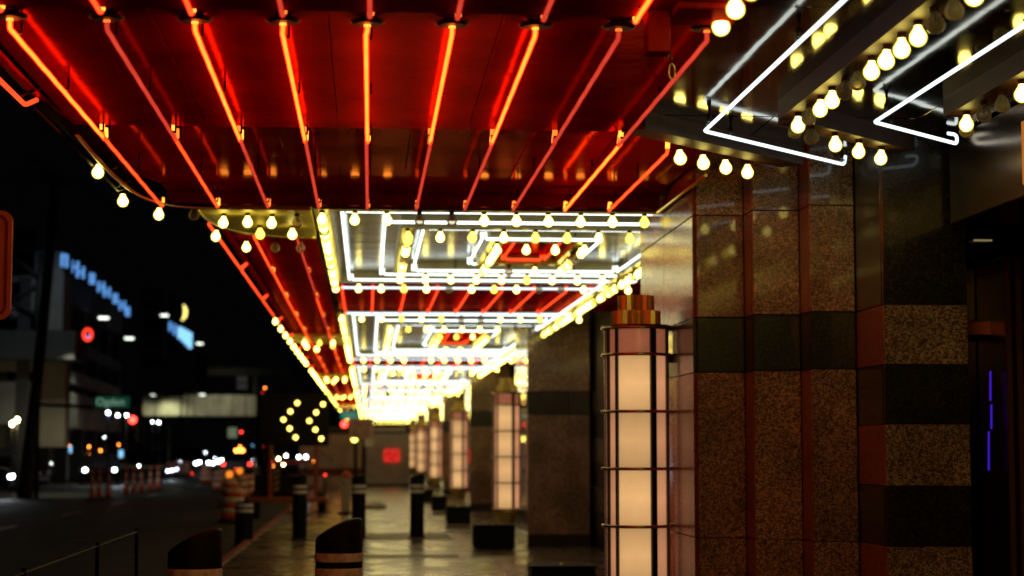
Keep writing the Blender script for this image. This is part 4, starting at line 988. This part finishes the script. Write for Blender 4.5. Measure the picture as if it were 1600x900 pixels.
nm_ = ['tiny white light left of the amber one behind the cones', 'amber light behind the first cones', 'pale low light between the cone groups', 'white light behind the right cone group', 'bluish light behind the first cones', 'left bluish light of the low row right of the cones', 'middle white light of the low row right of the cones', 'right bluish light of the low row right of the cones', 'pale small light above the road at far left', 'faint white light above the distant queue', 'faintest white light above the distant queue', 'white light just left of the taxi roof light', 'amber light left of the orange frame', 'red light by the amber one left of the orange frame', 'small red light between the taxi tail lights', 'weak red light above the barrels, left', 'weak red light above the barrels, right', 'weak red light left of the barrels', 'small white light over the headlamp cluster', 'weak red light above the arrow board at its left', 'weak red light under the bridge right end', 'weak red light beside the right upright of the arrow board']
for (px, py, mt, r, Yg), l in zip(more_l, nm_): globe(px, py, Yg, M[mt], r, l, name='road_light')
# headlight beams on the road
def beam(px, py, Y, en):
    o = area_spot(px, py, Y, en, (.75, .88, 1), math.radians(72), math.radians(60)); o.rotation_euler = (math.radians(78), 0, math.radians(180)); return o
beam(186, 733, 84, 70); beam(2, 731, 64, 80); beam(268, 735, 98, 60)
# footbridge
fb = thing('footbridge', 'lit concrete footbridge spanning the street in the distance', 'bridge', (0, 0, 0))
wbox(222, 617, 401, 650, 172, 6, M['conc_wall'], 'parapet', fb, .05)
for i in range(9): wbox(222+i*20, 616.5, 223+i*20, 651, 171.9, .2, M['garage_dark'], 'joint_rib', fb, .01)
wbox(215, 574, 560, 585, 173, 6, M['garage_dark'], 'roof_slab', fb, .05)
wbox(222, 586, 232, 616, 173, .6, M['garage_dark'], 'roof_post', fb, .02); wbox(395, 586, 402, 616, 173, .6, M['garage_dark'], 'roof_post', fb, .02); wbox(262, 616, 266, 720, 174, .9, M['garage_dark'], 'pier', fb, .05)
area_spot(262, 616, 170.6, 500, (1, 1, .55), 0, math.radians(150)); area_spot(226, 612, 170.8, 120, (1, 1, .6), 0, math.radians(120)); area_spot(340, 622, 168, 300, (1, .95, .6), math.radians(60), math.radians(160))
area_spot(108, 545, 70.6, 260, (1, 1, .7), 0, math.radians(120)); area_spot(172, 548, 86, 260, (1, 1, .7), 0, math.radians(120))
area_spot(78, 380, 66, 260, (.8, .95, 1), math.radians(55), math.radians(90))  # unseen spot added to brighten the upper garage front
area_spot(60, 560, 68, 25, (1, .8, .5), math.radians(50), math.radians(120)); area_spot(170, 560, 76, 60, (.9, .95, 1), math.radians(60), math.radians(140))
# signal mast with street name sign
sm = thing('signal_mast', 'traffic signal mast with green street name plate and red light, left of centre', 'traffic signal', (0, 0, 0))
q = world(208, 656, 62); MB().bev(q.x-.16, q.x+.16, 61.9, 62.15, q.z-.75, q.z+.2, .03).build('signal_housing', M['orange_dark'] if 'orange_dark' in M else M['black'], sm)
m = MB(); m.lathe([(.12, 0), (.11, .03), (.01, .05)], seg=18); m.xf(Matrix.Rotation(math.pi/2, 4, 'X')); m.build('red_lens', M['e_red'], sm, loc=(q.x, 61.88, q.z))
for dz in (-.28, -.55):
    m = MB(); m.lathe([(.10, 0), (.01, .03)], seg=18); m.xf(Matrix.Rotation(math.pi/2, 4, 'X')); m.build('dark_lens', M['glassdark'], sm, loc=(q.x, 61.88, q.z+dz))
a = world(60, 632, 62.2); b_ = world(222, 640, 62.2)
MB().tube([(a.x, 62.2, -.1), (a.x, 62.2, a.z), (b_.x, 62.2, b_.z)], .08, 8).build('mast_arm', M['dark_metal'], sm)
a = world(149, 637, 62); b_ = world(203, 620, 62)
MB().bev(a.x, b_.x, 61.9, 61.95, a.z, b_.z, .01).build('name_plate', M['e_green'], sm)
def text(s, loc, size, mat, par, name='lettering'):
    cu = bpy.data.curves.new(name, 'FONT'); cu.body = s; cu.size = size; cu.align_x = 'CENTER'; cu.align_y = 'CENTER'; cu.extrude = .004; cu.materials.append(mat)
    tmp_ = bpy.data.objects.new(name, cu); COL.objects.link(tmp_); dg_ = bpy.context.evaluated_depsgraph_get(); dg_.update(); me2 = bpy.data.meshes.new_from_object(tmp_.evaluated_get(dg_)); bpy.data.objects.remove(tmp_); me2.name = name
    o = bpy.data.objects.new(name, me2); COL.objects.link(o); o.location = loc; o.rotation_euler.x = math.pi/2; o.parent = par; return o
text('Ogden', ((a.x+b_.x)/2-.06, 61.88, (a.z+b_.z)/2), .34, M['e_gtext'], sm)
s2 = thing('signal_mast', 'distant signal with small green name plate, red and amber lights under the canopy edge', 'traffic signal', (0, 0, 0))
a = world(532, 655, 66); b_ = world(561, 642, 66)
MB().bev(a.x, b_.x, 66, 66.05, a.z, b_.z, .01).build('name_plate', emit('green_plate_lit', (.01, .2, .13), .7), s2)
text('Ogden', ((a.x+b_.x)/2, 65.97, (a.z+b_.z)/2), .2, M['e_gtext'], s2)
q = world(538, 663, 66); MB().bev(q.x-.15, q.x+.15, 66, 66.2, q.z-.15, q.z+.15, .02).build('signal_housing', M['black'], s2)
m = MB(); m.lathe([(.11, 0), (.10, .03), (.01, .05)], seg=18); m.xf(Matrix.Rotation(math.pi/2, 4, 'X')); me_ = m.mesh('red_lens', M['e_red']); link('red_lens', me_, s2, (q.x, 65.98, q.z))
q2 = world(553.5, 686, 66); m.mesh('amber_lens', M['e_arrow']); link('amber_lens', m.mesh('amber_lens', M['e_arrow']), s2, (q2.x, 65.98, q2.z))
MB().tube([(q2.x+.05, 66.1, -.1), (q2.x+.05, 66.1, a.z+.4), (a.x-.3, 66.1, a.z+.4)], .06, 8).build('mast_arm', M['dark_metal'], s2)
# hanging sign boxes above the road
hs = thing('hanging_sign', 'small dim two-panel sign hanging from the footbridge roof', 'sign', (0, 0, 0))
wbox(370, 588, 386, 597, 168, .3, M['dimbox'] if 'dimbox' in M else emit('dim_sign_panel', (.5, .45, .4), .05), 'panel', hs); wbox(370, 599, 386, 608, 168, .3, emit('dim_sign_panel', (.5, .45, .4), .05), 'panel', hs)
wf = thing('lit_window_front', 'small pale green lit window front under the footbridge', 'window', (0, 0, 0))
wbox(356, 668, 370, 684, 168, .3, emit('pale_window', (.45, .55, .35), .25), 'pane', wf)
# leaning palm trunk in front of the garage
pt = thing('palm_tree', 'tall dark palm trunk in front of the garage at far left', 'tree', (0, 0, 0))
P0 = world(40, 720, 64); P1 = world(78, 330, 64)
MB().tube([(P0.x, 64, -.13), (P0.x+.25, 64, 3), (P1.x, 64, P1.z*.8), (P1.x+.15, 64, P1.z+1)], .2, 12, rr=[.28, .2, .17, .15]).build('trunk', M['bark'], pt)
cr = MB(); top = Vector((P1.x+.15, 64, P1.z+1))
for i in range(26):
    a = i*2.4; el = R_.uniform(-.5, .9); L = R_.uniform(1.6, 2.3); d0 = Vector((math.cos(a)*math.cos(el), math.sin(a)*math.cos(el), math.sin(el)))
    pts = [top + d0*L*t_ + Vector((0, 0, -1.1*t_*t_)) for t_ in (0, .25, .5, .75, 1)]
    s_ = d0.cross(Vector((0, 0, 1))).normalized()
    for k in range(4):
        for l in range(3):
            p = pts[k].lerp(pts[k+1], l/3)
            for sg_ in (-1, 1):
                n0 = len(cr.v); e1_ = p + s_*sg_*.38*(1-.6*k/4) + Vector((0, 0, -.16)) + d0*.14
                cr.v += [tuple(p), tuple(p + d0*.06), tuple(e1_)]; cr.face((n0, n0+1, n0+2))
cr.build('crown', M['leaf'], pt)
